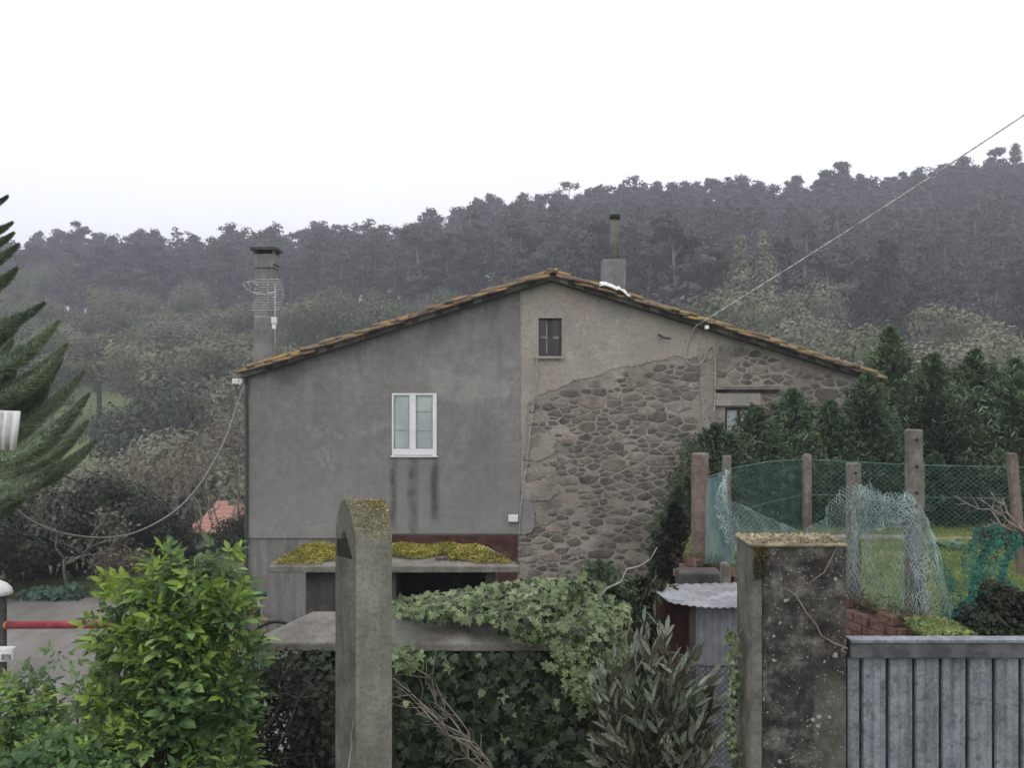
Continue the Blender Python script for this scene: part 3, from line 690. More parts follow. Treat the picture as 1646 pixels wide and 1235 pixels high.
# structural walls
mb = MB()
WX0, WX1, WZ0, WZ1 = hx(630), hx(702), hz(734), hz(632)
def col(mb, xa, xb, zb, y0, y1, zt=None):
    ta = top(xa) if zt is None else zt; tb = top(xb) if zt is None else zt
    mb.prism([(xa, zb), (xb, zb), (xb, tb), (xa, ta)], y0, y1)
ylo = YW + .03
col(mb, XL, WX0, -.3, ylo, YW + .5); col(mb, WX0, WX1, -.3, ylo, YW + .5, WZ0); col(mb, WX1, XM, -.3, ylo, YW + .5)
mb.prism([(WX0, WZ1), (WX1, WZ1), (WX1, top(WX1)), (WX0, top(WX0))], ylo, YW + .5)
MB().box(XL, XL + .5, YW + .5, YB, -.3, top(XL) - .02).build('side_wall', M['lowwall'], house); MB().box(XR - .5, XR, YW + .5, YB, -.3, top(XR) - .02).build('side_wall', M['lowwall'], house); MB().box(XL, XR, YB, YB + .3, -.3, top(XL) - .02).build('back_wall', M['lowwall'], house)
wall = mb.build('rendered_wall', M['lowwall'], house)
# the grey render coat, proud of the wall, ending in a lip above the red door
mb = MB(); zb = hz(858)
xs = [XL - .001, hx(540)]
col(mb, XL - .002, WX0, hz(865), YW, ylo); col(mb, WX0, WX1, zb, YW, ylo, WZ0); col(mb, WX1, XM, zb, YW, ylo)
mb.prism([(WX0, WZ1), (WX1, WZ1), (WX1, top(WX1)), (WX0, top(WX0))], YW, ylo)
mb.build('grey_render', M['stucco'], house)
# stone half
SX0, SX1, SZ0, SZ1 = hx(866), hx(903), hz(572), hz(511)
RWX0, RWX1, RWZ0, RWZ1 = hx(1166), hx(1212), hz(720), hz(655)
mb = MB()
col(mb, XM, SX0, -.3, ylo, YW + .5); col(mb, SX0, SX1, -.3, ylo, YW + .5, SZ0)
mb.prism([(SX0, SZ1), (SX1, SZ1), (SX1, top(SX1)), (apx, apz), (SX0, top(SX0))], ylo, YW + .5)
col(mb, SX1, RWX0, -.3, ylo, YW + .5); col(mb, RWX0, RWX1, -.3, ylo, YW + .5, RWZ0)
mb.prism([(RWX0, RWZ1), (RWX1, RWZ1), (RWX1, top(RWX1)), (RWX0, top(RWX0))], ylo, YW + .5); col(mb, RWX1, XR, -.3, ylo, YW + .5)
swall = mb.build('stone_wall', M['mortar'], house)
# plaster coat with ragged lower edge
def rag(pts, n=6, amp=.03, seed=4):
    rr = random.Random(seed); out = []
    for (a, b), (c, d_) in zip(pts, pts[1:]):
        for i in range(n): q = i / n; out.append((a + (c - a) * q + rr.uniform(-amp, amp), b + (d_ - b) * q + rr.uniform(-amp, amp)))
    out.append(pts[-1]); return out
low = [(1150, 553), (1132, 568), (1108, 576), (1085, 572), (1052, 580), (1020, 588), (985, 592), (955, 606), (925, 610), (905, 622), (880, 628), (862, 640), (848, 652), (845, 690)]
def coat(mb, xa, xb, zta, ztb, zbf, y0=YW, y1=ylo):
    mb.prism([(xa, zbf(xa)), (xb, zbf(xb)), (xb, ztb), (xa, zta)], y0, y1)
lw = rag([(hx(a), hz(b)) for a, b in low], 14, .022)
lw = [p for p in lw]
mb = MB()
poly1 = [(SX1, SZ0)] + [(SX1, SZ1), (SX1, top(SX1)), (hx(1162), top(hx(1162)))] + lw[:-1]
lwx = [p for p in lw if p[0] > SX1]
poly1 = [(SX1, lwx[-1][1]), *reversed(lwx), (hx(1155), top(hx(1155)) - .01), (SX1, top(SX1) - .01)]
mb.prism(poly1, YW + .017, ylo)
lwm = [p for p in lw if p[0] <= SX1 and p[0] > hx(846)]
mb.prism([(SX1, lwx[-1][1]), (SX1, SZ0), (SX0, SZ0)] + [(XM + .003, SZ0), (XM + .003, hz(790)), (hx(841), hz(786)), (hx(843), hz(760)), (hx(841), hz(720)), (hx(846), hz(690)), (hx(845), hz(664))] + list(reversed(lwm)), YW + .017, ylo)
mb.prism([(XM + .003, SZ0), (SX0, SZ0), (SX0, top(SX0) - .01), (XM + .003, top(XM) - .01)], YW + .017, ylo)
mb.prism([(SX0, SZ1), (SX1, SZ1), (SX1, top(SX1) - .01), (apx, apz - .01), (SX0, top(SX0) - .01)], YW + .017, ylo)
mb.build('ochre_plaster', M['plaster'], house)
# patches of render over the stones
mb = MB()
for poly, s in (([(838, 700), (880, 694), (893, 706), (892, 728), (868, 740), (840, 738)], 1), ([(838, 775), (885, 772), (897, 790), (880, 806), (838, 800)], 2), ([(1122, 560), (1150, 556), (1150, 700), (1128, 700), (1126, 640)], 3)):
    q = rag([(hx(a), hz(b)) for a, b in poly + [poly[0]]], 4, .025, s)[:-1]; MB().prism(list(reversed(q)), YW + .004, ylo).build('mortar_patch', M['mortar'], house)
mb = MB(); q = rag([(hx(a), hz(b)) for a, b in [(833, 800), (850, 800), (858, 815), (860, 845), (852, 858), (833, 859), (833, 800)]], 4, .01, 9)[:-1]
mb.prism(list(reversed(q)), YW - .012, ylo); mb.build('cement_patch', M['stucco'], house)
# rubble stones: irregular cells, each its own piece
def clip(poly, nrm, dd):
    out = []
    for i in range(len(poly)):
        a, b = poly[i], poly[(i + 1) % len(poly)]; fa = a @ nrm - dd; fb = b @ nrm - dd
        if fa <= 0: out.append(a)
        if fa * fb < 0: out.append(a + (b - a) * (fa / (fa - fb)))
    return out
gs = np.random.default_rng(21)
sites = []; 
AN = 2.0
for R0, tries in ((.27, 16), (.19, 150), (.135, 1300), (.09, 5000), (.062, 6000)):
    for _ in range(tries):
        X = XM + .03 + gs.random() * (7.05 - XM); Zz = 1.3 + gs.random() * 6.0
        if all(((X - a) ** 2 + ((Zz - b) * AN) ** 2) > ((R0 + r) * .95) ** 2 for a, b, r in sites): sites.append((X, Zz, R0))
S = np.array(sites); SS = S[:, :2] * [1, AN]
region_top = sorted([(hx(a), hz(b)) for a, b in low[:-1]]); rtx = [a for a, b in region_top]; rtz = [b for a, b in region_top]
stones = []
for i, p in enumerate(SS):
    X, Zz, r = S[i]
    if X < hx(845) : continue
    lim = (top(X) - .12) if X > hx(1150) else np.interp(X, rtx, rtz) - .06
    if Zz + r * .45 > lim: continue
    if hx(838) < X < hx(897) and hz(742) < Zz < hz(696): continue
    if hx(838) < X < hx(893) and hz(806) < Zz < hz(770): continue
    if hx(1118) < X < hx(1156) and Zz > hz(705): continue
    if hx(1140) < X < hx(1222) and hz(725) < Zz < hz(615): continue
    if X > XR - .2: continue
    dist = np.linalg.norm(SS - p, axis=1); nbr = np.argsort(dist)[1:16]; poly = [p + np.array(v) for v in ((-.8, -.8), (.8, -.8), (.8, .8), (-.8, .8))]
    for j in nbr:
        v = SS[j] - p; L_ = np.linalg.norm(v); w_ = .5 + (r - S[j, 2]) / (2 * L_) * .9
        n_ = v / L_; poly = clip(poly, n_, p @ n_ + L_ * w_ - (.010 + .016 * gs.random()))
        if len(poly) < 3: break
    if len(poly) < 3: continue
    pl = np.array(poly) / [1, AN]
    for _ in range(1):                               # soften the corners
        nxt = np.roll(pl, -1, 0); q_ = .15 + .12 * _; pl = np.stack([pl * (1 - q_) + nxt * q_, pl * q_ + nxt * (1 - q_)], 1).reshape(-1, 2)
        if len(pl) > 16: pl = pl[::2] if _ else pl
    c_ = pl.mean(0); area = .5 * abs(np.sum(pl[:, 0] * np.roll(pl[:, 1], -1) - pl[:, 1] * np.roll(pl[:, 0], -1)))
    if area < .0016: continue
    pl = c_ + (pl - c_) * (1 + gs.normal(size=(len(pl), 1)) * .07)
    if gs.random() < .22: pl[:, 1] = c_[1] + (pl[:, 1] - c_[1]) * .7
    stones.append((area, pl, c_))
stones.sort(key=lambda s: -s[0])
def stone_mesh(pl, c_, dep):
    n = len(pl); if_ = c_ + (pl - c_) * .80
    V = [(a, ylo + .01, b) for a, b in pl] + [(a, ylo - dep * .65, b) for a, b in (c_ + (pl - c_) * .95)] + [(a, ylo - dep * (1 + gs.normal() * .08), b) for a, b in if_] + [(c_[0], ylo - dep * 1.08, c_[1])]
    Fc = [(i, (i + 1) % n, (i + 1) % n + n, i + n) for i in range(n)] + [(i + n, (i + 1) % n + n, (i + 1) % n + 2 * n, i + 2 * n) for i in range(n)] + [(i + 2 * n, (i + 1) % n + 2 * n, 3 * n) for i in range(n)]
    return V, Fc
rm = MB()
nst = 0
for area, pl, c_ in stones:
    if gs.random() < (.10 if c_[0] > hx(950) and c_[1] > hz(800) else .25) and area < .05: continue   # some are buried in mortar
    V, Fc = stone_mesh(pl, c_, .003 + gs.random() * .009)
    q = gs.random(); m = M['stone_g'] if q < .6 else M['stone_o'] if q < .88 else M['stone_r']
    if c_[1] < hz(800) and gs.random() < .35: m = M['stone_r']
    if nst < 300: mk('stone', V, Fc, m, swall, True)
    else: rm.add(V, Fc)
    nst += 1
if rm.V: rm.build('small_stones', M['stone_g'], swall, True, 'stuff')
print('stones', nst)

# windows
wf = MB(); fw = .075
wf.box(WX0, WX0 + fw * .45, YW - .02, YW + .05, WZ0, WZ1); wf.box(WX1 - fw * 1.0, WX1, YW - .02, YW + .05, WZ0, WZ1); wf.box(WX0, WX1, YW - .018, YW + .05, WZ1 - .035, WZ1)
wf.box(WX0, WX1, YW - .019, YW + .05, WZ0 + .03, WZ0 + .15); mc = WX0 + (663.5 - 630) / 83.33
wf.box(mc - .06, mc + .06, YW - .021, YW + .05, WZ0 + .1501, WZ1 - .0351)
win = wf.build('window', M['pvc'], house, bev=.006); win['label'] = 'white plastic casement window'
MB().box(WX0 - .02, WX1 + .03, YW - .05, YW - .0215, WZ0 - .005, WZ0 + .022).build('sill', M['pvc'], win)
for a, b in ((WX0 + .034, mc - .06), (mc + .06, WX1 - .075)):
    MB().box(a + .02, b - .02, YW + .012, YW + .02, WZ0 + .17, WZ1 - .05).build('pane', M['curtain'], win)
    MB().box(a, a + .02, YW - .004, YW + .04, WZ0 + .15, WZ1 - .035).box(b - .02, b, YW - .004, YW + .04, WZ0 + .15, WZ1 - .035).box(a + .02, b - .02, YW - .004, YW + .04, WZ0 + .15, WZ0 + .17).box(a + .02, b - .02, YW - .004, YW + .04, WZ1 - .05, WZ1 - .035).build('sash', M['metalgrey'], win)
gb = MB()
gb.box(mc + .081, WX1 - .096, YW + .006, YW + .0115, hz(662), hz(660.6)); gb.box(mc + .081, WX1 - .096, YW + .006, YW + .0115, hz(693), hz(691.6)); gb.box(WX0 + .055, mc - .081, YW + .006, YW + .0115, hz(692), hz(690.6))
gb.build('glazing_bar', M['metalgrey'], win)
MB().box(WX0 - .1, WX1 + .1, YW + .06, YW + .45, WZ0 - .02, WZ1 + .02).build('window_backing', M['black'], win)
# attic window
aw = MB(); yf = YW + .10
aw.box(SX0, SX0 + .02, yf, yf + .05, SZ0, SZ1).box(SX1 - .05, SX1, yf - .02, yf + .05, SZ0, SZ1).box(SX0 + .02, SX1 - .05, yf, yf + .05, SZ1 - .03, SZ1).box(SX0 + .02, SX1 - .05, yf, yf + .05, SZ0, SZ0 + .04)
mcx = SX0 + .19; aw.box(mcx - .02, mcx + .085, yf - .012, yf + .05, SZ0 + .04, SZ1 - .03)
att = aw.build('attic_window', M['darkwood'], house); att['label'] = 'small dark wooden attic window with four panes'
M['greywood'] = simple('bleached_wood', (.16, .15, .16), (.24, .22, .23), 9, .8)
zmid = SZ0 + (SZ1 - SZ0) * .5
MB().box(mcx - .045, mcx - .021, yf - .014, yf + .04, SZ0 + .05, SZ1 - .05).box(SX0 + .021, mcx - .046, yf - .014, yf + .04, zmid - .02, zmid + .02).build('glazing_bar', M['greywood'], att)
MB().box(mcx + .086, SX1 - .051, yf, yf + .04, zmid - .03, zmid + .02).build('glazing_bar', M['greywood'], att)
for a, b in ((SX0 + .02, mcx - .045), (mcx + .085, SX1 - .05)):
    for c1, c2 in ((SZ0 + .04, zmid - .02), (zmid + .02, SZ1 - .03)):
        MB().box(a, b, yf + .02, yf + .026, c1, c2).build('pane', M['glass'], att)
MB().box(SX0 - .08, SX1 + .05, YW - .05, YW - .006, SZ0 - .05, SZ0 - .003).build('sill', M['plaster'], att)
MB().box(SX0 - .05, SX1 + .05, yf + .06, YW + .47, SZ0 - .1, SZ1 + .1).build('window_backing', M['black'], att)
# window behind the hedge, with lintel and slot
rw = MB(); rw.box(RWX0, RWX0 + .05, YW + .08, YW + .14, RWZ0, RWZ1).box(RWX1 - .05, RWX1, YW + .08, YW + .14, RWZ0, RWZ1).box(RWX0 + .05, RWX1 - .05, YW + .08, YW + .14, RWZ1 - .05, RWZ1).box(RWX0 + .05, RWX1 - .05, YW + .08, YW + .14, RWZ0, RWZ0 + .05).box((RWX0 + RWX1) / 2 - .03, (RWX0 + RWX1) / 2 + .03, YW + .08, YW + .14, RWZ0 + .05, RWZ1 - .05)
rwo = rw.build('side_window', M['darkwood'], house); rwo['label'] = 'dark framed window half hidden by the conifers'
for a, b in ((RWX0 + .05, (RWX0 + RWX1) / 2 - .03), ((RWX0 + RWX1) / 2 + .03, RWX1 - .05)): MB().box(a, b, YW + .1, YW + .11, RWZ0 + .05, RWZ1 - .05).build('pane', M['curtain'], rwo)
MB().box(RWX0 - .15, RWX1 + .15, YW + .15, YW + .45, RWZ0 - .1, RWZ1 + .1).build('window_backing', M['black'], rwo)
MB().box(hx(1150), hx(1222), YW - .03, ylo, hz(652), hz(632)).build('lintel', M['plaster'], house)
MB().box(hx(1148), hx(1250), YW - .01, ylo, hz(631.9), hz(626)).build('lintel_gap', M['undereave'], house)
MB().box(hx(1148), hx(1255), YW - .07, ylo, hz(625.9), hz(621)).build('ledge', M['conccap'], house)
# red sheet door under the render lip
dr = MB().box(hx(620), hx(832), YW + .012, ylo, -.05, hz(861)).build('door', M['rustdoor'], house); dr['label'] = 'rusty red sheet metal door'
for k in range(9):
    a = hx(620 + k * 23.5); MB().box(a + .01, a + .03, YW - .002, YW + .0115, 0, hz(862)).build('rib', M['rustdoor'], dr)
MB().box(hx(616), hx(620) - .002, YW - .01, ylo, -.05, hz(860.5)).build('door_frame', M['darkwood'], house)
# meter box, hook
eb = MB().box(hx(817), hx(833), YW - .07, YW - .001, hz(838.5), hz(827)).build('meter_box', M['white'], house, bev=.01)
MB().box(hx(818), hx(832.4), YW - .078, YW - .0705, hz(837.6), hz(828)).build('lid', M['pvc'], eb)
hk = MB().tube([(hx(1059), YW - .0, hz(538)), (hx(1059), YW - .12, hz(539)), (hx(1064), YW - .16, hz(543)), (hx(1076), YW - .16, hz(544.5))], .022).build('wall_hook', M['darkwood'], house)
# roof
OV = .22
rsl = MB()
for sgn, xe, sl in ((-1, hx(392), SLL), (1, hx(1412), SLR)):
    ze = apz - abs(xe - apx) * sl
    t0, t1 = .0, .09
    poly = [(apx, apz + t0), (xe, ze + t0), (xe, ze + t1), (apx, apz + t1)]
    if sgn > 0: poly = [(xe, ze + t0), (apx, apz + t0), (apx, apz + t1), (xe, ze + t1)]
    rsl.prism(list(reversed(poly)), YW - OV + .05, YB + .2)
roof = rsl.build('roof', M['undereave'], house)
def tile_mesh(name):
    n = 7; L_ = .46; V = []; 
    for j, (yy_, sc_) in enumerate(((0, 1.0), (L_, .82))):
        for k in range(n):
            a = math.pi * k / (n - 1); V.append((yy_, -math.cos(a) * .105 * sc_, math.sin(a) * .085 * sc_))
        for k in range(n):
            a = math.pi * k / (n - 1); V.append((yy_, -math.cos(a) * .09 * sc_, math.sin(a) * .07 * sc_))
    Fc = []
    for k in range(n - 1):
        Fc += [(k, k + 2 * n, k + 1 + 2 * n, k + 1), (k + n, k + 1 + n, k + 1 + 3 * n, k + 3 * n), (k, k + 1, k + 1 + n, k + n), (k + 2 * n, k + 3 * n, k + 1 + 3 * n, k + 1 + 2 * n)]
    Fc += [(0, n, 3 * n, 2 * n), (n - 1, 3 * n - 1, 4 * n - 1, 2 * n - 1)]
    return mk(name, V, Fc, M['tile'], roof, True, local=True)
t0_ = tile_mesh('verge_tile'); tme = t0_.data; used0 = False
for sgn, xe, sl in ((-1, hx(388), SLL), (1, hx(1417), SLR)):
    ang = math.atan(sl); ln = abs(xe - apx) / math.cos(ang); n = int(ln / .36)
    for row_, (yo, zo) in enumerate([(YW - OV + .03, .11), (YW - OV + .06, .152), (YW - OV + .23, .14), (YW - OV + .44, .13)]):
        for k in range(n):
            q = (k + (.5 if row_ == 1 else 0)) * .36; X = xe - sgn * q * math.cos(ang); Zt = apz - abs(X - apx) * sl + zo + R.uniform(-.022, .022)
            if abs(X - apx) < .25: continue
            o = inst('verge_tile' if row_ < 2 else 'roof_tile', tme, roof)
            o.location = Vector((X, yo + R.uniform(-.025, .025), Zt)) - wloc(roof)
            o.rotation_euler = Euler((R.uniform(-.06, .06), (-ang if sgn < 0 else -ang) + R.uniform(-.05, .05) + .03, 0 if sgn < 0 else math.pi))
            if row_ > 1: o.scale = (1, 1, .95)
bpy.data.objects.remove(t0_)
# remaining tile courses: one corrugated part
cv = []; nyc = 120; nxc = 26
for sgn, xe, sl in ((-1, hx(390), SLL), (1, hx(1415), SLR)):
    for i in range(nxc):
        X = apx + (xe - apx) * i / (nxc - 1)
        for j in range(nyc):
            Yv = YW + .45 + (YB - YW - .2) * j / (nyc - 1); cv.append((X, Yv, apz - abs(X - apx) * sl + .11 + .05 * math.sin(j * 2.1) + .02 * (i % 2)))
cf = []
for s_ in range(2):
    for i in range(nxc - 1):
        for j in range(nyc - 1): b = s_ * nxc * nyc + i * nyc + j; cf.append((b, b + 1, b + nyc + 1, b + nyc) if s_ else (b, b + nyc, b + nyc + 1, b + 1))
mk('tile_courses', cv, cf, M['tile'], roof, True, 'stuff')
for k in range(26):      # ridge tiles
    o = inst('ridge_tile', tme, roof); o.location = Vector((apx, YW - OV - .02 + k * .42, apz + .12)) - wloc(roof); o.rotation_euler = (0, R.uniform(-.05, .02), math.pi / 2); o.scale = (1, 1.35, 1.1)
# mortar filler under the verge, lumpy
mb = MB()
for sgn, xe, sl in ((-1, hx(392), SLL), (1, hx(1412), SLR)):
    n = 40
    for k in range(n):
        xa = apx + (xe - apx) * k / n; xb = apx + (xe - apx) * (k + 1) / n; za = apz - abs(xa - apx) * sl; zb_ = apz - abs(xb - apx) * sl
        p = [(xa, za + .02), (xb, zb_ + .02), (xb, zb_ + .12 + R.uniform(-.02, .02)), (xa, za + .12 + R.uniform(-.02, .02))]
        if sgn < 0: p = [p[1], p[0], p[3], p[2]]
        mb.prism(p, YW - OV + .03 + R.uniform(0, .05), YW - .005)
mb.build('verge_mortar', M['conc'], roof)
# gutter end and downpipe
gx = hx(388)
gt = MB().tube([(gx, YW - .14, hz(613)), (gx, YB, hz(613))], .06, 8).build('gutter', M['white'], roof)
dp = MB().tube([(hx(395), YW + .05, hz(604)), (hx(398), YW - .05, hz(618)), (hx(396.5), YW - .03, hz(640)), (hx(397), YW - .03, hz(760)), (hx(396), YW - .03, 0)], .035, 7).build('downpipe', M['cable_d'], house)
MB().box(hx(377), hx(387), YW - .17, YW - .13, hz(617), hz(608.5)).build('gutter_end', M['white'], roof, bev=.01)
sheet = []
# torn white plastic sheet lying on the verge
gp = np.random.default_rng(8); nu, nv = 12, 5; V = []
for i in range(nu):
    for j in range(nv):
        u, v = i / (nu - 1), j / (nv - 1); X = hx(961 + 50 * u); w_ = math.sin(math.pi * min(1, .12 + u * .95)) ** .5
        V.append((X, YW - OV - .09 + v * .5, top(X) + .205 + .10 * w_ * (.6 + .4 * math.sin(v * 3)) + gp.normal() * .014 - (.05 * (v < .2))))
fs = [(i * nv + j, (i + 1) * nv + j, (i + 1) * nv + j + 1, i * nv + j + 1) for i in range(nu - 1) for j in range(nv - 1)]
ps = tag(mk('plastic_sheet', V, fs, M['white'], smooth=True), 'crumpled white plastic sheet lying on the roof verge below the pipe chimney', 'plastic sheet')
sm = ps.modifiers.new('thickness', 'SOLIDIFY'); sm.thickness = .02
# chimneys (parts of the house)
d1 = 19.6; X0, X1 = hx(410.5, d1), hx(443, d1)
mb = MB(); mb.prism([(X0, hz(600, d1)), (X1, hz(600, d1)), (hx(442, d1), hz(432, d1)), (hx(414, d1), hz(432, d1))], d1 - .2, d1 + .25)
ch1 = mb.build('chimney', M['chim'], house, bev=.015); ch1['label'] = 'tall square concrete chimney with flat slab cap'
MB().box(hx(413, d1), hx(443, d1), d1 - .22, d1 + .27, hz(431.9, d1), hz(426, d1)).box(hx(411.5, d1), hx(445, d1), d1 - .2, d1 + .25, hz(425.9, d1), hz(410, d1)).build('chimney_head', M['chim'], ch1, bev=.01)
mb = MB()
for a in (411.5, 441): 
    for b in (-.2, .17): mb.box(hx(a, d1), hx(a + 4, d1), d1 + b, d1 + b + .08, hz(409.9, d1), hz(404, d1))
mb.build('cap_feet', M['conc'], ch1)
MB().box(hx(407.5, d1), hx(449, d1), d1 - .28, d1 + .33, hz(403.9, d1), hz(399, d1)).build('cap_slab', M['darkconc'], ch1, bev=.01)
d2 = 20.5
mb = MB().box(hx(967.5, d2), hx(1004, d2), d2 - .22, d2 + .25, hz(500, d2), hz(418, d2)); ch2 = mb.build('chimney', M['chim'], house, bev=.02); ch2['label'] = 'square chimney block carrying a tall round pipe'
MB().tube([P(988, 418, d2), P(988, 380, d2), P(988.5, 352, d2)], [.10, .095, .085], 12).build('flue_pipe', M['concpost'], ch2, True)
MB().tube([P(988.5, 351.8, d2), P(988.5, 345, d2)], [.115, .12], 12).build('flue_cap', M['black'], ch2, True)

# antenna
d3 = 19.0
an = thing('tv_antenna', 'grid television antenna with mast beside the slab capped chimney', 'antenna', P(442, 592, d3))
MB().tube([P(442.5, 596, d3), P(442.5, 540, d3), P(442, 455, d3)], .018, 6).build('mast', M['metalgrey'], an, True)
for k in range(13):
    y0 = 449 + k * 4.1; a, b = (411 - k * .0, 451 + min(k, 6) * .7) if k < 6 else (411 - (k - 6) * 1.3, 456 - (k - 6) * 1.2)
    MB().tube([P(a, y0, d3 - .25), P(b, y0 - .5, d3 - .15)], .009, 5).build('reflector_rod', M['metalgrey'], an)
MB().tube([P(430, 450, d3 - .22), P(431, 498, d3 - .22)], .012, 5).tube([P(451, 450, d3 - .15), P(456, 475, d3 - .15), P(449, 498, d3 - .15)], .009, 5).build('reflector_frame', M['metalgrey'], an)
MB().tube([P(402, 452, d3 - .7), P(438, 477, d3 - .1)], .016, 5).build('boom', M['metalgrey'], an)
for p_ in ([(391, 455), (409, 451), (414, 458)], [(391, 455), (396, 464), (405, 470), (420, 473), (436, 474)], [(397, 452), (401, 458)], [(404, 459), (400, 466)], [(411, 462), (409, 471)], [(420, 467), (419, 474)], [(428, 471), (445, 470)]):
    MB().tube([P(a, b, d3 - .7) for a, b in p_], .013, 5).build('element', M['metalgrey'], an)
MB().box(hx(438.5, d3), hx(446.5, d3), d3 - .14, d3 - .03, hz(520, d3), hz(510, d3)).box(hx(439.5, d3), hx(445, d3), d3 - .12, d3 - .035, hz(529, d3), hz(520.2, d3)).build('amplifier_box', M['white'], an, bev=.01)
MB().tube([P(409, 508.5, d3), P(442, 511, d3)], .014, 5).build('bracket', M['metalgrey'], an)

# cables on the house front
def cable(pts, r, mat, label, name='cable', sag=0, n=26, cat='cable'):
    pts = [Vector(p) for p in pts]; out = []
    if len(pts) == 2:
        for i in range(n + 1):
            q = i / n; p = pts[0].lerp(pts[1], q); p.z -= sag * 4 * q * (1 - q); out.append(p)
    else:
        m = len(pts)
        for i in range(m - 1):
            p0, p1, p2, p3 = pts[max(i - 1, 0)], pts[i], pts[i + 1], pts[min(i + 2, m - 1)]
            for k in range(8):
                t_ = k / 8; out.append(.5 * ((2 * p1) + (p2 - p0) * t_ + (2 * p0 - 5 * p1 + 4 * p2 - p3) * t_ ** 2 + (3 * p1 - p0 - 3 * p2 + p3) * t_ ** 3))
        out.append(pts[-1])
    return tag(MB().tube(out, r, 6).build(name, mat, smooth=True), label, cat)
yc = YW - .04
cable([P(a, b, yc) for a, b in ((863.5, 572), (862, 610), (857, 650), (850, 715), (843, 770), (836, 830), (835, 860))], .012, M['cable'], 'thin cable running down the wall from the small attic window')
cable([P(a, b, yc) for a, b in ((1116, 526), (1108, 545), (1101, 568), (1106, 582), (1120, 587), (1131, 578), (1136, 563), (1143, 556), (1149, 562), (1150, 600), (1149, 640), (1148, 662))], .013, M['cable'], 'looped cable hanging on the stone wall under the verge')
cable([P(1120, 523, YW - .5), (9.2, 14.5, hz(98, 14.5))], .012, M['cable_w'], 'overhead service cable rising from the roof verge across the sky', sag=.05)
iso = thing('cable_bracket', 'small pale insulator bracket on the roof verge where the overhead cable ends', 'bracket', P(1120, 530, YW - .3))
MB().tube([P(1112, 534, YW - .3), P(1120, 522, YW - .5)], .016, 5).build('arm', M['cable'], iso); MB().box(hx(1133, 17.7), hx(1139, 17.7), 17.65, 17.75, hz(529, 17.7), hz(523, 17.7)).build('insulator', M['white'], iso, bev=.01)
cable([(-3.33, 5.38, 5.35), P(-40, 772, 9.2), P(20, 815, 11.2), P(60, 842, 11.8), P(110, 859, 12.4), P(170, 864, 13.2), P(225, 853, 14), P(280, 822, 15), P(320, 780, 15.8), P(350, 730, 16.6), P(366, 695, 17), P(392, 618, 17.8)], .013, M['cable_n'], 'slack cable hanging in a deep curve between the spreading conifer and the eave')

# ------------------------------------------------------------------ terrace garden on the other side
TZ = 3.2
tb = [(2.45, 13.4), (3.0, 12.4), (3.86, 10.8), (4.2, 9.6), (4.9, 8.7), (14, 8.0), (40, 8), (40, 17.7), (3.5, 17.7)]
t = NT('garden_lawn'); c = t.ramp(t.noise(1.2, 7, .7), [(.3, (.08, .12, .035)), (.5, (.16, .21, .06)), (.7, (.22, .27, .09))]); c = t.mix(t.n('MapRange', {0: t.n('SeparateXYZ', {0: t.n('NewGeometry').outputs['Normal']}).outputs[2], 1: .3, 2: .8}).outputs[0], (.05, .042, .03), c); M['lawn'] = t.fin(c, .95, t.noise(30, 5), .6, .03)
terr = MB().prismz(tb, -.5, TZ).build('terrace', M['lawn'], kind='structure')
def inpoly(p, poly):
    x, y = p[:, 0], p[:, 1]; ins = np.zeros(len(p), bool); j = len(poly) - 1
    for i in range(len(poly)):
        xi, yi = poly[i]; xj, yj = poly[j]; c_ = ((yi > y) != (yj > y)) & (x < (xj - xi) * (y - yi) / (yj - yi + 1e-9) + xi); ins ^= c_; j = i
    return ins
def reg(n, gg):
    p = np.stack([2.5 + gg.random(n) * 8, 8.2 + gg.random(n) * 9], 1); return p[inpoly(p, tb)]
blades(110000, reg, lambda p: np.full(len(p), TZ), .05, M['grass'], 'lawn_grass', 5, .007)
# retaining wall with red hollow bricks along its top courses
rw_ = thing('retaining_wall', 'low retaining wall with crumbling red bricks along the edge of the garden', 'wall', (3.4, 11.5, 0))
line = [(2.42, 13.42), (2.96, 12.4), (3.82, 10.8), (4.16, 9.58), (4.87, 8.66)]
for (a, b), (c_, d_) in zip(line, line[1:]):
    v = np.array([c_ - a, d_ - b]); L_ = np.linalg.norm(v); v /= L_; nrm = np.array([v[1], -v[0]]); nrm = -nrm if nrm[1] > 0 else nrm; nrm = np.array([-abs(v[1]), v[0] * (1 if v[1] > 0 else -1)]) if False else np.array([v[1], -v[0]])
    if nrm[0] > 0: nrm = -nrm
    p0 = np.array([a, b]); p1 = np.array([c_, d_])
    MB().prismz([tuple(p0), tuple(p1), tuple(p1 + nrm * .13), tuple(p0 + nrm * .13)][::1], 0, TZ - .46).build('wall_footing', M['darkconc'], rw_)
    nb_ = int(L_ / .27)
    for course in range(5):
        for k in range(nb_):
            q = (k + (.5 if course % 2 else 0)) * .27
            if q + .25 > L_ + .02 or (course == 4 and R.random() < .45): continue
            o = p0 + v * q + nrm * R.uniform(0, .02)
            e_ = o + v * R.uniform(.235, .255); z0 = TZ - .455 + course * .105
            MB().prismz([tuple(o), tuple(e_), tuple(e_ + nrm * .12), tuple(o + nrm * .12)], z0, z0 + .095).build('brick', M['brick'], rw_)
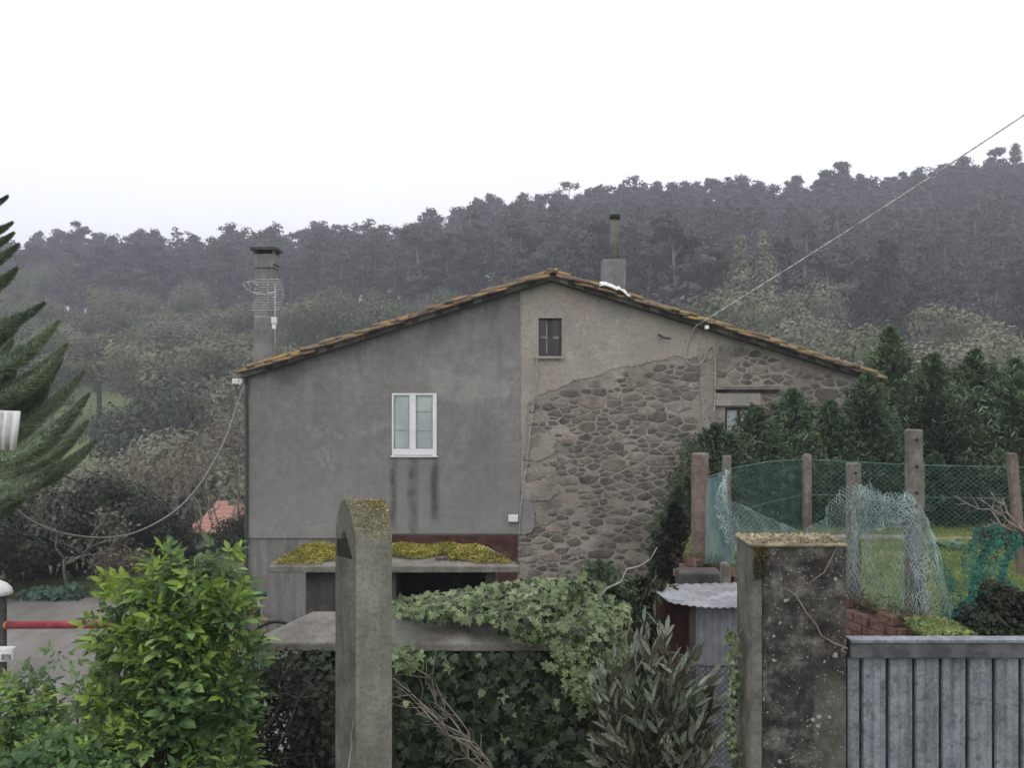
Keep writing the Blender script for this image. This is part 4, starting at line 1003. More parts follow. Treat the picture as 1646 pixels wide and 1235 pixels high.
# dead bracken hanging along the wall top
def dead(n, seed):
    gg = np.random.default_rng(seed); k = gg.integers(4, size=n); ln = np.array(line); q = gg.random((n, 1)); p = ln[k] * (1 - q) + ln[k + 1] * q + gg.normal(size=(n, 2)) * .09
    return np.column_stack([p, TZ + .0 + gg.normal(size=n) * .08 + .02])
gg = np.random.default_rng(9); pp = dead(2600, 9)
mk('dead_bracken', *scatter([(-.06, 0, 0), (.06, 0, 0), (.05, 1, .1), (-.05, 1, .1)], QF, pp, rot_to(rdir(len(pp), gg), gg.random(len(pp)) * 6), .03 + gg.random(len(pp)) * .07), M['deadgrass'], kind='stuff')
pos = np.stack([4.2 + gg.random(4200) * 1.35, 9.25 + gg.normal(size=4200) * .13, TZ + np.abs(gg.normal(size=4200)) * .05], 1); pos[:, 1] -= (pos[:, 0] - 4.2) * .35
mk('moss_bank', *scatter(QV, QF, pos, rot_to(rdir(4200, gg) + [0, 0, .8], gg.random(4200) * 6), .02 + gg.random(4200) * .03), M['grass'], kind='stuff')

# fence posts
def fence_post(x, yt, yb, d, wpx, mat, label, holes=0, lean=0., rnd=0, dep=None):
    wd = wpx / F * d; X = hx(x, d); z0, z1 = hz(yb, d), hz(yt, d); dep = dep or wd * .9
    root = thing('fence_post', label, 'post', (X, d, z0))
    mb = MB(); n = 6
    for k in range(n):
        pass
    m2 = MB(); m2.box(X - wd / 2, X + wd / 2, d - dep / 2, d + dep / 2, z0 - .25, z1)
    m2.V = [(vx + (vz - z0) * lean, vy, vz) for vx, vy, vz in m2.V]
    o = m2.build('shaft', mat, root, bev=wd * (.35 if rnd else .12))
    for k in range(holes):
        zz = z1 - .11 - k * .28; MB().tube([(X + (zz - z0) * lean, d - dep / 2 - .004, zz), (X + (zz - z0) * lean, d - dep / 2 + .004, zz)], .018, 8).build('wire_hole', M['black'], root)
    return root
fence_post(1125, 728, 925, 13.3, 25, M['fpost_r'], 'wide reddish post at the corner of the garden, tallest against the stone wall')
fence_post(1168, 732, 905, 12.5, 13, M['fpost'], 'slim concrete post with the torn net tied to its top')
fence_post(1297, 729, 852, 15.9, 15, M['fpost'], 'round topped concrete post in the far green mesh fence', rnd=1)
fence_post(1372, 744, 968, 10.7, 20, M['fpost'], 'concrete post wrapped in pale loose net, with one hole near its top', holes=1)
fence_post(1469, 690, 996, 9.9, 23, M['fpost'], 'tallest concrete post with a row of wire holes', holes=4)
fence_post(1478, 742, 985, 10.35, 13, M['fpost'], 'thin pale post standing just behind the tallest post')
fence_post(1641, 728, 900, 12.2, 14, M['fpost_r'], 'leaning wooden post at the frame edge above the dry brush', lean=-.09)

# nets
def net(name, surf, nu, nv, r, mat, label, parent=None, diamond=True, jit=0., seed=1, cat='net', mask=None):
    gg = np.random.default_rng(seed); PT = {}
    def pt(i, j):
        if (i, j) not in PT: PT[(i, j)] = np.array(surf(i / nu, j / nv), float) + gg.normal(size=3) * jit
        return PT[(i, j)]
    E = []
    for i in range(nu + 1):
        for j in range(nv + 1):
            if (i + j) % 2: continue
            for di, dj in ((1, 1), (1, -1)):
                a, b = i + di, j + dj
                if a <= nu and 0 <= b <= nv and (mask is None or mask(i / nu, j / nv)): E.append((pt(i, j), pt(a, b)))
    E = np.array(E); A, B = E[:, 0], E[:, 1]; D = B - A; Ln = np.linalg.norm(D, axis=1); Rm = rot_to(D, np.zeros(len(D)))
    TV = [(math.cos(a), math.sin(a), z) for z in (0, 1) for a in (0, 2.094, 4.189)]; TF = [(0, 1, 4, 3), (1, 2, 5, 4), (2, 0, 3, 5)]
    sc_ = np.stack([np.full(len(D), r), np.full(len(D), r), Ln], 1)
    o = mk(name, *scatter(TV, TF, A, Rm, sc_), mat, parent)
    return tag(o, label, cat) if label else o
def lerp(a, b, t_): return np.array(a) * (1 - t_) + np.array(b) * t_
def poly_at(pts, u):
    pts = np.array(pts, float); s = np.concatenate([[0], np.cumsum(np.linalg.norm(np.diff(pts, axis=0), axis=1))]); s /= s[-1]
    return np.array([np.interp(u, s, pts[:, k]) for k in range(pts.shape[1])])
# taut green fence behind
fence = thing('mesh_fence', 'taut dark green wire mesh fence across the far side of the garden', 'fence', (5, 16, TZ))
tops = [P(1135, 768, 13.2), P(1180, 752, 13.4), P(1235, 742, 14.6), P(1290, 738, 15.9), P(1350, 741, 16), P(1420, 745, 16), P(1500, 748, 16), P(1700, 752, 16)]
def fs_(u, v):
    p = poly_at(tops, u); return (p[0], p[1], TZ + (p[2] - TZ) * v)
net('wire_mesh', fs_, 150, 26, .0032, M['net_dark'], None, fence)
MB().tube([tuple(poly_at(tops, i / 30)) for i in range(31)], .008, 5).build('top_wire', M['net_dark'], fence)
MB().tube([tuple(fs_(i / 30, .5)) for i in range(31)], .006, 5).build('middle_wire', M['net_dark'], fence)
# loose pale net
topn = [P(1166, 752, 12.2), P(1158, 790, 11.9), P(1163, 800, 11.6), P(1200, 812, 11.4), P(1245, 838, 11.3), P(1290, 857, 11.2), P(1325, 828, 11), P(1362, 778, 10.6), P(1392, 776, 10.4), P(1425, 796, 10.2), P(1455, 787, 9.9), P(1475, 800, 9.8), P(1502, 858, 9.6)]
botn = [P(1178, 860, 12), P(1180, 880, 11.9), P(1185, 890, 11.7), P(1215, 900, 11.5), P(1250, 905, 11.4), P(1290, 905, 11.3), P(1330, 920, 11.1), P(1362, 960, 10.7), P(1395, 975, 10.5), P(1430, 990, 10.1), P(1462, 1000, 9.8), P(1495, 1008, 9.6), P(1545, 1012, 9.3)]
def fn(u, v):
    a = poly_at(topn, u); b = poly_at(botn, u); p = a * (1 - v) + b * v
    p[1] += .09 * math.sin(u * 34 + v * 4) * (1 - v * .5) + .05 * math.sin(u * 71); p[0] += .03 * math.sin(v * 7 + u * 20); return p
net('loose_net', fn, 190, 38, .0027, M['net_pale'], 'torn pale blue green net sagging between the slim post and the tallest post', seed=4, jit=.006)
def fold(u, v):
    a = poly_at([P(1362, 800, 10.5), P(1372, 775, 10.35), P(1400, 790, 10.2), P(1430, 800, 10.0), P(1452, 792, 9.85)], u); b = poly_at([P(1366, 880, 10.5), P(1380, 860, 10.35), P(1405, 850, 10.2), P(1432, 845, 10.), P(1448, 838, 9.85)], u)
    p = a * (1 - v) + b * v; p[1] -= .1 + .06 * math.sin(u * 25); return p
net('loose_net', fold, 64, 26, .0032, M['net_pale'], 'gathered fold of pale net draped in front of the holed post', seed=5, jit=.009)
def fold2(u, v):
    a = poly_at([P(1455, 790, 9.75), P(1440, 830, 9.6), P(1455, 880, 9.6), P(1470, 930, 9.6), P(1482, 985, 9.6)], u); b = poly_at([P(1470, 800, 9.7), P(1480, 840, 9.6), P(1492, 880, 9.6), P(1490, 935, 9.6), P(1500, 985, 9.6)], u)
    return a * (1 - v) + b * v
net('loose_net', fold2, 60, 8, .003, M['net_pale'], 'strip of pale net hanging down the front of the tallest post', seed=6, jit=.012)
# denser pale netting panel at the corner post
V = []; nu, nv = 16, 14
for i in range(nu + 1):
    for j in range(nv + 1):
        u, v = i / nu, j / nv; a = lerp(P(1137, 772, 12.9), P(1162, 758, 12.4), u); b = lerp(P(1134, 905, 12.9), P(1182, 905, 12.2), u); p = a * (1 - v) + b * v
        p[1] += .06 * math.sin(u * 9 + v * 3) * 1.; p[0] -= .05 * math.sin(math.pi * v) * u; V.append(p)
fs = [(i * (nv + 1) + j, (i + 1) * (nv + 1) + j, (i + 1) * (nv + 1) + j + 1, i * (nv + 1) + j + 1) for i in range(nu) for j in range(nv)]
tag(mk('debris_netting', V, fs, M['net_sheet'], smooth=True), 'dense blue green netting stretched beside the wide reddish post', 'netting')
def roll(u, v):
    a = poly_at([P(1168, 755, 12.1), P(1150, 800, 11.9), P(1158, 850, 11.8), P(1180, 895, 11.7)], u); b = poly_at([P(1171, 758, 12.0), P(1162, 800, 11.8), P(1172, 845, 11.7), P(1186, 880, 11.6)], u)
    return a * (1 - v) + b * v
net('loose_net', roll, 44, 6, .006, M['net_pale'], 'twisted strand of pale net tied to the slim post top', seed=7, jit=.012)
# teal net bundle on the shrub near the gate
def tn(u, v):
    a = poly_at([P(1572, 850, 10), P(1600, 842, 10), P(1630, 850, 10.)], u); b = poly_at([P(1530, 1000, 9.3), P(1590, 1010, 9.2), P(1630, 1005, 9.2)], u); p = a * (1 - v) + b * v; p[1] += .14 * math.sin(u * 12 + v * 6); p[0] += .04 * math.sin(v * 11); return p
net('green_net', tn, 50, 70, .0042, M['net_teal'], 'bright teal plastic net draped over the dark shrub behind the gate', seed=8, jit=.02)
def tn2(u, v):
    a = poly_at([P(1500, 880, 9.9), P(1540, 940, 9.6), P(1575, 930, 9.5)], u); b = poly_at([P(1510, 1000, 9.4), P(1550, 1012, 9.2), P(1600, 1012, 9.2)], u); p = a * (1 - v) + b * v; p[1] += .06 * math.sin(u * 12 + v * 6); return p
net('green_net', tn2, 34, 26, .003, M['net_teal'], 'thin skirt of green net trailing onto the mossy bank', seed=9, jit=.02)

# dry brush, garden plants
def twigs(name, base, tips_px, d, r, mat, label, cat='branch', seed=1, side=5):
    gg = np.random.default_rng(seed); bx_ = P(*base, d); root = thing(name, label, cat, bx_); mb = MB()
    for tx, ty in tips_px:
        q = np.array(P(tx, ty, d + gg.normal() * .15)); pts = limb(mb, bx_, q, r, r * .3, gg, 5, 6, .05)
        for k in range(side):
            i = int(gg.integers(1, len(pts) - 1)); a = np.array(pts[i]); dd_ = (q - np.array(bx_)); l_ = np.linalg.norm(dd_) * (.12 + .22 * gg.random()); dv = dd_ / np.linalg.norm(dd_) + gg.normal(size=3) * .6
            limb(mb, a, a + dv / np.linalg.norm(dv) * l_, r * .45, r * .15, gg, 4, 3, .12)
    mb.build('twigs', mat, root, True); return root
twigs('dry_branch', (1650, 860), [(1535, 797), (1570, 800), (1592, 790), (1600, 825)], 9.2, .012, M['twig'], 'dry arching brush reaching in above the teal net', seed=3, side=7)
twigs('dead_plant', (1415, 925), [(1447, 870), (1440, 880)], 9.7, .006, M['twig'], 'dead plant stem leaning in the grass before the tallest post', seed=4, side=3)
for i, (a, b, yb, yt, d, mat, n, s, lab) in enumerate([
    (1490, 1530, 893, 874, 14.2, 'cabbage', 260, .09, 'green vegetable row nearest the tallest post'), (1525, 1568, 895, 876, 14.0, 'cabbage', 260, .09, 'green vegetable row beside the teal net'),
    (1562, 1604, 1022, 985, 9.0, 'darkbush', 1400, .045, 'dark shrub in front of the teal net, just above the gate rail'), (1600, 1652, 1022, 945, 9.0, 'darkbush', 2400, .045, 'dark shrub under the teal net at the frame edge'),
    (1600, 1660, 880, 850, 11, 'brush', 900, .05, 'brownish shrub under the dry arching brush'),
    (1480, 1560, 1024, 1006, 8.9, 'grass', 1500, .03, 'yellow green low bush above the gate rail')]):
    leafy_mound('garden_shrub', a, b, yb, yt, d, .6, n, s, M[mat], lab, 'shrub', 60 + i)
for i, (a, b, y_) in enumerate([(1300, 1470, 868), (1485, 1600, 872)]):
    lg = thing('log', ['weathered log lying at the far edge of the lawn behind the loose net', 'weathered log beside the green vegetable rows'][i], 'log', P(a, y_, 14.9))
    MB().tube([P(a, y_, 14.9), P((a + b) / 2, y_ - 1, 15.0), P(b, y_, 14.9)], [.07, .085, .075], 8).build('bark', M['bark_p'], lg, True)

# conifer hedge: individual trees with drooping sprays
def conifer(x, yt, ybase, d, wid, n, mat, label, seed, size=.088, dpt=.9):
    n = int(n * 2.4)
    gg = np.random.default_rng(seed); X = hx(x, d); z0, z1 = hz(ybase, d), hz(yt, d); H = z1 - z0; rad = wid / F * d
    root = thing('conifer_tree', label, 'tree', (X, d, z0)); mb = MB(); limb(mb, (X, d, z0 - .4), (X, d, z1 - .2), .07, .012, gg, 6, 5, .01)
    P_, N_, S_ = [], [], []
    nb_ = int(n / 26); ph = gg.random(4) * 6.28
    for b in range(nb_):
        q = gg.random(); zz = z0 + H * (.02 + .92 * q); a = gg.random() * 6.28
        r = rad * min(1.15, (1 - q) * 2.1 + .07) * (.6 + .6 * gg.random()) * (1 + .25 * math.sin(a * 2 + ph[0] + q * 7)); 
        dv = np.array([math.cos(a), math.sin(a) * dpt, .45 + gg.normal() * .3]); end = np.array([X, d, zz]) + dv * r
        if b % 4 == 0: limb(mb, (X, d, zz), end, .014, .004, gg, 4, 2)
        k = 26; u = gg.random((k, 1)) ** .6; p = np.array([[X, d, zz]]) * (1 - u) + end * u + gg.normal(size=(k, 3)) * r * .10 * (1.1 - u * .5); P_.append(p)
        N_.append(np.cross(np.tile(dv, (k, 1)), rdir(k, gg)) + [0, 0, .6]); S_.append(size * (.5 + gg.random(k) * .9))
    P_ = np.concatenate(P_); N_ = np.concatenate(N_); S_ = np.concatenate(S_)
    SV = [(-.22, -.5, 0), (.2, -.45, 0), (.32, .1, .05), (.02, .6, -.12), (-.3, .05, .03)]; SF = [(0, 1, 2, 3), (0, 3, 4, 4)]
    SV = [(-.16, -.5, 0), (.16, -.5, .03), (.10, .5, -.12), (-.10, .55, -.1)]
    mk('crown', *scatter(SV, QF, P_, rot_to(N_, gg.random(len(P_)) * 6.28), S_), mat, root); mb.build('trunk', M['bark'], root, True)
    return root
cl = [(1092, 770, 1000, 16.2, 42, 5200, 'conifer', 'dark low conifer against the stone wall beside the wide reddish post'),
      (1150, 672, 900, 16.4, 62, 8600, 'conifer', 'conifer in front of the lintel window of the stone wall'),
      (1215, 640, 880, 16.8, 60, 9000, 'conifer', 'conifer covering the half hidden window'),
      (1275, 612, 880, 17.0, 56, 9000, 'conifer', 'conifer whose tip stands just under the middle of the stone wall verge'),
      (1335, 632, 880, 17.0, 58, 9000, 'conifer', 'conifer behind the holed post, under the lower verge'),
      (1395, 585, 880, 17.0, 62, 9500, 'conifer', 'conifer at the lower end of the roof slope'),
      (1432, 505, 880, 18.6, 62, 10500, 'conifer_l', 'tall pale conifer with pointed tip behind the tallest post'),
      (1500, 552, 880, 17.6, 72, 10500, 'conifer', 'broad conifer between the tallest post and the teal net'),
      (1568, 545, 880, 17.9, 70, 10500, 'conifer_l', 'lighter conifer above the dry arching brush'),
      (1632, 560, 880, 17.3, 70, 10500, 'conifer', 'dark conifer behind the leaning post at the frame edge'),
      (1700, 560, 880, 17.3, 70, 6000, 'conifer', 'conifer just past the frame edge')]
for i, (x, yt, yb, d, wd, n, m, lab) in enumerate(cl[:-1]): conifer(x, yt, yb, d, wd, n, M[m], lab, 100 + i)
for i, x in enumerate(range(1190, 1660, 52)):   # lower skirt of the same hedge
    conifer(x, 700 + (i * 37) % 40, 885, 16.5, 40, 3800, M['conifer'], ['low hedge conifer directly behind the dense netting', 'low hedge conifer behind the slim post', 'low hedge conifer left of the round topped post'.replace('left of', 'beside'), 'low hedge conifer behind the round topped post', 'low hedge conifer behind the holed post', 'low hedge conifer between the holed post and the tallest post', 'low hedge conifer behind the tallest post', 'low hedge conifer beyond the vegetable rows', 'low hedge conifer behind the teal net', 'low hedge conifer under the leaning post'][i], 130 + i)

# ------------------------------------------------------------------ shed with corrugated roof
shed = thing('garden_shed', 'small shed with corrugated zinc roof between the ivy and the big gate pillar', 'shed', (1.9, 8.1, 2.2))
n = 46; V = []
for k in range(n + 1):
    q = k / n
    a = lerp(P(1038, 940, 8.6), P(1215, 936, 8.6), q); b = lerp(P(1076, 968, 7.6), P(1215, 973, 7.6), q); w_ = .006 * math.sin(q * n * 1.57)
    sag = -.03 * math.sin(q * 3.14)
    for u in (0, .5, 1): p = a * (1 - u) + b * u; V.append((p[0], p[1], p[2] + w_ + sag * u))
o = mk('roof_sheet', V, [(k * 3 + j, k * 3 + j + 1, k * 3 + j + 4, k * 3 + j + 3) for k in range(n) for j in range(2)], M['roofsheet'], shed, True); s_ = o.modifiers.new('thickness', 'SOLIDIFY'); s_.thickness = .006
V = []
for k in range(41):
    q = k / 40; p = lerp(P(1118, 975, 7.75), P(1218, 975, 7.75), q); V += [(p[0], p[1] + .012 * math.sin(k * 1.4), hz(976, 7.75)), (p[0], p[1] + .012 * math.sin(k * 1.4), 2.2)]
mk('wall_sheet', V, [(2 * k, 2 * k + 1, 2 * k + 3, 2 * k + 2) for k in range(40)], M['shedwall'], shed, True)
mb = MB()
dr = MB().box(hx(1056, 8.0), hx(1117, 8.), 8.0, 8.04, 2.2, hz(962, 8.)).build('door', M['rustdoor'], shed)
MB().box(hx(1108, 7.75), hx(1118, 7.75), 7.74, 7.8, 2.2, hz(974, 7.75)).build('door_post', M['darkwood'], shed)
MB().box(hx(1056, 8.2) - .05, 2.35, 8.5, 8.58, 2.2, hz(944, 8.5)).box(2.25, 2.33, 7.78, 8.5, 2.2, 3.8).build('wall', M['darkconc'], shed)
blk = thing('rubble_block', 'broken concrete block standing behind the zinc roof', 'block', P(1160, 935, 9.2)); MB().box(hx(1160, 9.2), hx(1172, 9.2), 9.1, 9.3, 2.5, hz(905, 9.2)).build('block', M['fpost'], blk, bev=.02); MB().box(hx(1090, 9.6), hx(1158, 9.6), 9.5, 9.8, 2.5, hz(918, 9.6)).build('slab', M['darkconc'], blk, bev=.02)
# rusty wire fence by the shed
wfn = thing('rusty_wire_fence', 'rusty wire fence panel under the zinc roofed shed', 'fence', P(1100, 1190, 6.2))
def wfs(u, v):
    p = lerp(P(1068, 1050, 6.3), P(1185, 1080, 6.0), u); q = lerp(P(1068, 1200, 6.3), P(1185, 1240, 6.0), u); r_2 = p * (1 - v) + q * v; r_2[2] += .02 * math.sin(u * 9); return r_2
net('wire_mesh', wfs, 26, 34, .0028, M['cable_d'], None, wfn); MB().tube([tuple(wfs(i / 8, 0)) for i in range(9)], .008, 5).build('top_wire', M['cable_d'], wfn)

# ------------------------------------------------------------------ the two coped concrete blocks
mossV = []
b1 = thing('coped_block', 'concrete block under a hipped slab thick with yellow moss, before the house wall', 'wall block', (hx(640, 9), 9.5, 1.2))
dA = 9.0
def cap(fl, fr, zt, zb, yf_, yb_, rl, rr, zr, skewl=0):
    V = [(fl, yf_, zt), (fr, yf_, zt), (fr, yb_, zt), (fl + skewl, yb_, zt), (fl, yf_, zb), (fr, yf_, zb), (fr, yb_, zb), (fl + skewl, yb_, zb), (rl, (yf_ + yb_) / 2, zr), (rr, (yf_ + yb_) / 2, zr)]
    return V, [(0, 1, 9, 8), (1, 2, 9), (2, 3, 8, 9), (3, 0, 8), (4, 7, 6, 5), (0, 4, 5, 1), (1, 5, 6, 2), (2, 6, 7, 3), (3, 7, 4, 0)]
V, Fc = cap(hx(431, dA), hx(836, dA), hz(910, dA), hz(921, dA), dA, dA + 1.1, hx(485, 9.5), hx(762, 9.5), hz(877, 9.55))
for k_ in (2, 6): V[k_] = (V[k_][0] - .35, V[k_][1], V[k_][2])
for k_ in (3, 7): V[k_] = (V[k_][0] + .35, V[k_][1], V[k_][2])
MB().add(V, Fc).build('coping', M['conccap'], b1, bev=.01)
bx0, bx1 = hx(491, 9.1), hx(796, 9.1)
MB().box(bx0, hx(636, 9.1), 9.12, 9.95, .8, hz(922, 9.1)).box(hx(780, 9.1), bx1, 9.12, 9.95, .8, hz(922, 9.1)).box(hx(636, 9.1), hx(780, 9.1), 9.85, 9.95, .8, hz(922, 9.1)).build('body', M['darkconc'], b1)
MB().box(hx(636, 9.1), hx(780, 9.1), 9.7, 9.84, .8, hz(921.5, 9.1)).build('niche_back', M['black'], b1)
def moss_on(parent, fn_, n, size, mat, seed, nm='moss'):
    gg = np.random.default_rng(seed); p = np.array([fn_(gg) for _ in range(n)]); V, Fc = scatter(QV, QF, p, rot_to(rdir(n, gg) * .7 + [0, 0, 1], gg.random(n) * 6), size * (.5 + gg.random(n))); o = mk(nm, V, Fc, mat, parent, kind='stuff'); return o
zA, zB = hz(910, dA), hz(877, 9.55)
def mA(gg):
    while True:
        u = gg.random(); v = gg.random() ** .7; x = 434 + 400 * u
        lim = max(0, min(1, (x - 434) / 52, (836 - x) / 74)); vmin = .42 if x > 520 and x < 720 else .0
        vmin += .18 * math.sin(x * .045) * (520 < x < 760) + (0.1 if x > 620 else 0)
        if v * 1. <= lim * 1.04 and v > min(vmin * .8, lim * .6): break
    X = hx(x, 9.0 + .55 * v * .4); h_ = .012 + .03 * gg.random() * (.6 + .4 * math.sin(x * .09))
    return (X * (1 + 0.02 * v), dA + .55 * v, zA + (zB - zA) * v + h_)
moss_on(b1, mA, 24000, .012, M['moss'], 1); moss_on(b1, lambda gg: (lambda q: (hx(700 + gg.random() * 118, 9.1), dA + .12 + .3 * gg.random(), q))(zA + .05 * gg.random() + .01), 900, .022, M['moss_b'], 2, 'brown_moss')
b2 = thing('coped_block', 'lower concrete block with bare hipped slab, half buried in ivy', 'wall block', (hx(700, 7), 7.5, 1.2))
dB = 7.0
V, Fc = cap(hx(424, dB), hx(930, dB), hz(1034, dB), hz(1048, dB), dB, dB + .95, hx(506, 7.5), hx(850, 7.5), hz(981, 7.5), skewl=.05)
V[3] = (hx(417, 7.35), 7.45, hz(1026, 7.35)); V[7] = (V[3][0], V[3][1], V[3][2] - .05)
MB().add(V, Fc).build('coping', M['conccap'], b2, bev=.012)
MB().box(hx(480, 7.1), hx(915, 7.1), 7.12, 7.85, 1.5, hz(1049, 7.1)).build('body', M['darkconc'], b2)

# ------------------------------------------------------------------ concrete post with arched head (centre)
dP = 4.5
post = thing('gate_post', 'tall mossy concrete post with an arched notched head, before the coped blocks', 'post', (hx(600, dP), dP, 3.3))
fl, fr = hx(572, dP), hx(630, dP); bl, br = hx(538, dP + .22), hx(612, dP + .30)
yfp, ybp = dP, dP + .24
zt = hz(866, dP); bot = 3.2
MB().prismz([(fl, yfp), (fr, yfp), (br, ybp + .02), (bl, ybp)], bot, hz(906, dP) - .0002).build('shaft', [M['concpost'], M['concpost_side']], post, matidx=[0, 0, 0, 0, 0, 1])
# head: arch profile swept along X, following the slanted side
prof = []   # (t depth 0..1, z)
zf0 = hz(906, dP); outer = [(0, zf0), (0, zt), (.08, zt + .045), (.2, zt + .098), (.33, zt + .142), (.46, zt + .166), (.58, zt + .170), (.70, zt + .158), (.80, zt + .130), (.89, zt + .085), (.96, zt + .025), (1.0, zt - .04), (1.0, zf0)]
inner = [(.92, zf0), (.80, zf0 + .065), (.66, zf0 + .115), (.54, zf0 + .135), (.40, zf0 + .095), (.24, zf0 + .045), (.12, zf0)]
po = outer + inner; npf = len(po)
lft = [(fl + (bl - fl) * t_, yfp + (ybp - yfp) * t_, z_) for t_, z_ in po]; rgt = [(fr + (br - fr) * t_, yfp + (ybp + .02 - yfp) * t_, z_) for t_, z_ in po]
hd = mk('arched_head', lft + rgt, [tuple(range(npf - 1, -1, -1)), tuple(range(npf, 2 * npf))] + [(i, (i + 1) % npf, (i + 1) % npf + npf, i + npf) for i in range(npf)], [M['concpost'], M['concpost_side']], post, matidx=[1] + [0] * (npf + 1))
MB().prismz([(fl + .006, yfp + .06), (fr - .01, yfp + .06), (br - .02, ybp - .03), (bl + .016, ybp - .04)], zf0 + .0005, zf0 + .09).build('notch_shade_block', M['black'], post)  # black block standing in for the shade inside the hollow notch
def mP(gg):
    t_ = gg.random() * .9; i = t_; z_ = np.interp(t_, [o_[0] for o_ in outer[1:12]], [o_[1] for o_ in outer[1:12]]); u = gg.random() ** .7
    xl, xr = fl + (bl - fl) * t_, fr + (br - fr) * t_; return (xl + (xr - xl) * u, yfp + (ybp - yfp) * t_, z_ + .002 + .004 * gg.random())
moss_on(post, mP, 1500, .0065, M['drymoss'], 4); moss_on(post, mP, 700, .006, M['moss'], 5, 'yellow_moss')

# ------------------------------------------------------------------ big gate pillar and gate
dG = 3.75; D_ = .24
pil = thing('gate_pillar', 'thick black stained concrete pillar with white lichen spots beside the metal gate', 'pillar', (hx(1285, dG), dG + .12, 3.2))
pl0, pl1 = hx(1208, dG), hx(1361, dG); ztp = hz(879, dG)
MB().box(pl0 + .045, pl1, dG, dG + D_, 3.1, ztp).build('face', M['pillar'], pil, bev=.006)
MB().box(pl0 - .002, pl0 + .044, dG - .003, dG + D_, 3.1, ztp - .004).build('edge_strip', M['pillar_side'], pil, bev=.008)
cv_ = MB(); cv_.box(pl0 - .008, pl1 + .003, dG - .008, dG + D_ + .01, ztp, ztp + .014); cv_.build('cap', M['pillar_top'], pil, bev=.005)
def mPl(gg): return (pl0 + gg.random() * (pl1 - pl0), dG + gg.random() * D_ * .98, ztp + .014 + gg.random() * .006)
moss_on(pil, mPl, 1500, .008, M['drymoss'], 6, 'dry_moss'); moss_on(pil, lambda gg: (pl0 + .005 + gg.random() * .05, dG - .006 - gg.random() * .004, ztp - gg.random() ** 2 * .13), 900, .007, M['moss_b'], 7, 'edge_moss')
vine = thing('dry_vine', 'dry vine stem clinging across the face of the black stained pillar', 'vine', P(1300, 950, dG))
MB().tube([P(1262, 945, dG - .012), P(1280, 958, dG - .01), P(1296, 985, dG - .012), P(1312, 1005, dG - .012), P(1320, 1022, dG - .01), P(1338, 1033, dG - .012), P(1362, 1043, dG - .012)], [.0015, .003, .0025, .004, .003, .005, .004], 6).tube([P(1345, 880, dG - .006), P(1325, 920, dG - .008), P(1303, 935, dG - .008), P(1296, 950, dG - .01)], [.0015, .002, .0015, .001], 5).tube([P(1360, 1050, dG - .02), P(1352, 1046, dG - .03), P(1357, 1040, dG - .02)], .003, 5).build('stem', M['twig'], vine, True)
# gate
gate = thing('metal_gate', 'galvanised sheet gate with vertical ribs under a flat steel rail', 'gate', (1.9, 3.82, 3.2))
gx0, gx1 = hx(1361, 3.8) + .004, hx(1361, 3.8) + 1.65; gz = hz(1056, 3.8)
MB().box(gx0, gx1, 3.775, 3.815, gz, hz(1030, 3.8)).build('top_rail', M['railmetal'], gate, bev=.004)
MB().box(gx0, gx1, 3.765, 3.83, hz(1029.8, 3.8), hz(1025.5, 3.8)).build('rail_lip', M['galv'], gate)
MB().box(gx0, gx1, 3.835, 3.84, 3.3, gz).build('backing_sheet', M['railmetal'], gate)
k = 0; xx = gx0 - .045
while xx < gx1 - .11:
    x_a = max(xx, gx0); wd = .1085
    prof = [(a_ * 1.06, b_) for a_, b_ in [(0, .012), (.004, 0), (.030, -.002), (.034, .003), (.040, .003), (.044, -.002), (.068, -.002), (.072, .003), (.078, .002), (.082, -.001), (.088, 0), (.092, .012)]]
    V = [(xx + a, 3.808 + b + R.uniform(-.0008, .0008), z_) for a, b in prof if xx + a >= gx0 for z_ in (3.3, gz - .001)]
    m_ = len(V) // 2
    if m_ > 2:
        o = mk('metal_strip', V, [(2 * i, 2 * i + 2, 2 * i + 3, 2 * i + 1) for i in range(m_ - 1)], M['galv'], gate)
    xx += wd

# ------------------------------------------------------------------ near plants
LEAF = ([(0, 0, 0), (.16, .28, .03), (.19, .55, .02), (.1, .82, -.03), (0, 1.05, -.10), (-.1, .82, -.03), (-.19, .55, .02), (-.16, .28, .03), (0, .5, -.03)], [(0, 1, 8, 7), (1, 2, 8, 8), (7, 8, 6, 6), (8, 2, 3, 8), (8, 3, 4, 5), (8, 5, 6, 6)])
LEAF = ([(0, 0, 0), (.17, .3, .04), (.17, .62, .02), (0, 1.0, -.10), (-.17, .62, .02), (-.17, .3, .04), (0, .35, -.01), (0, .66, -.03)], [(0, 1, 6, 6), (0, 6, 5, 5), (6, 1, 2, 7), (6, 7, 4, 5), (7, 2, 3, 3), (7, 3, 4, 4)])
def tri(Fc):
    out = []
    for f in Fc:
        f = list(dict.fromkeys(f)); out += [(f[0], f[i], f[i + 1]) for i in range(1, len(f) - 1)]
    return out
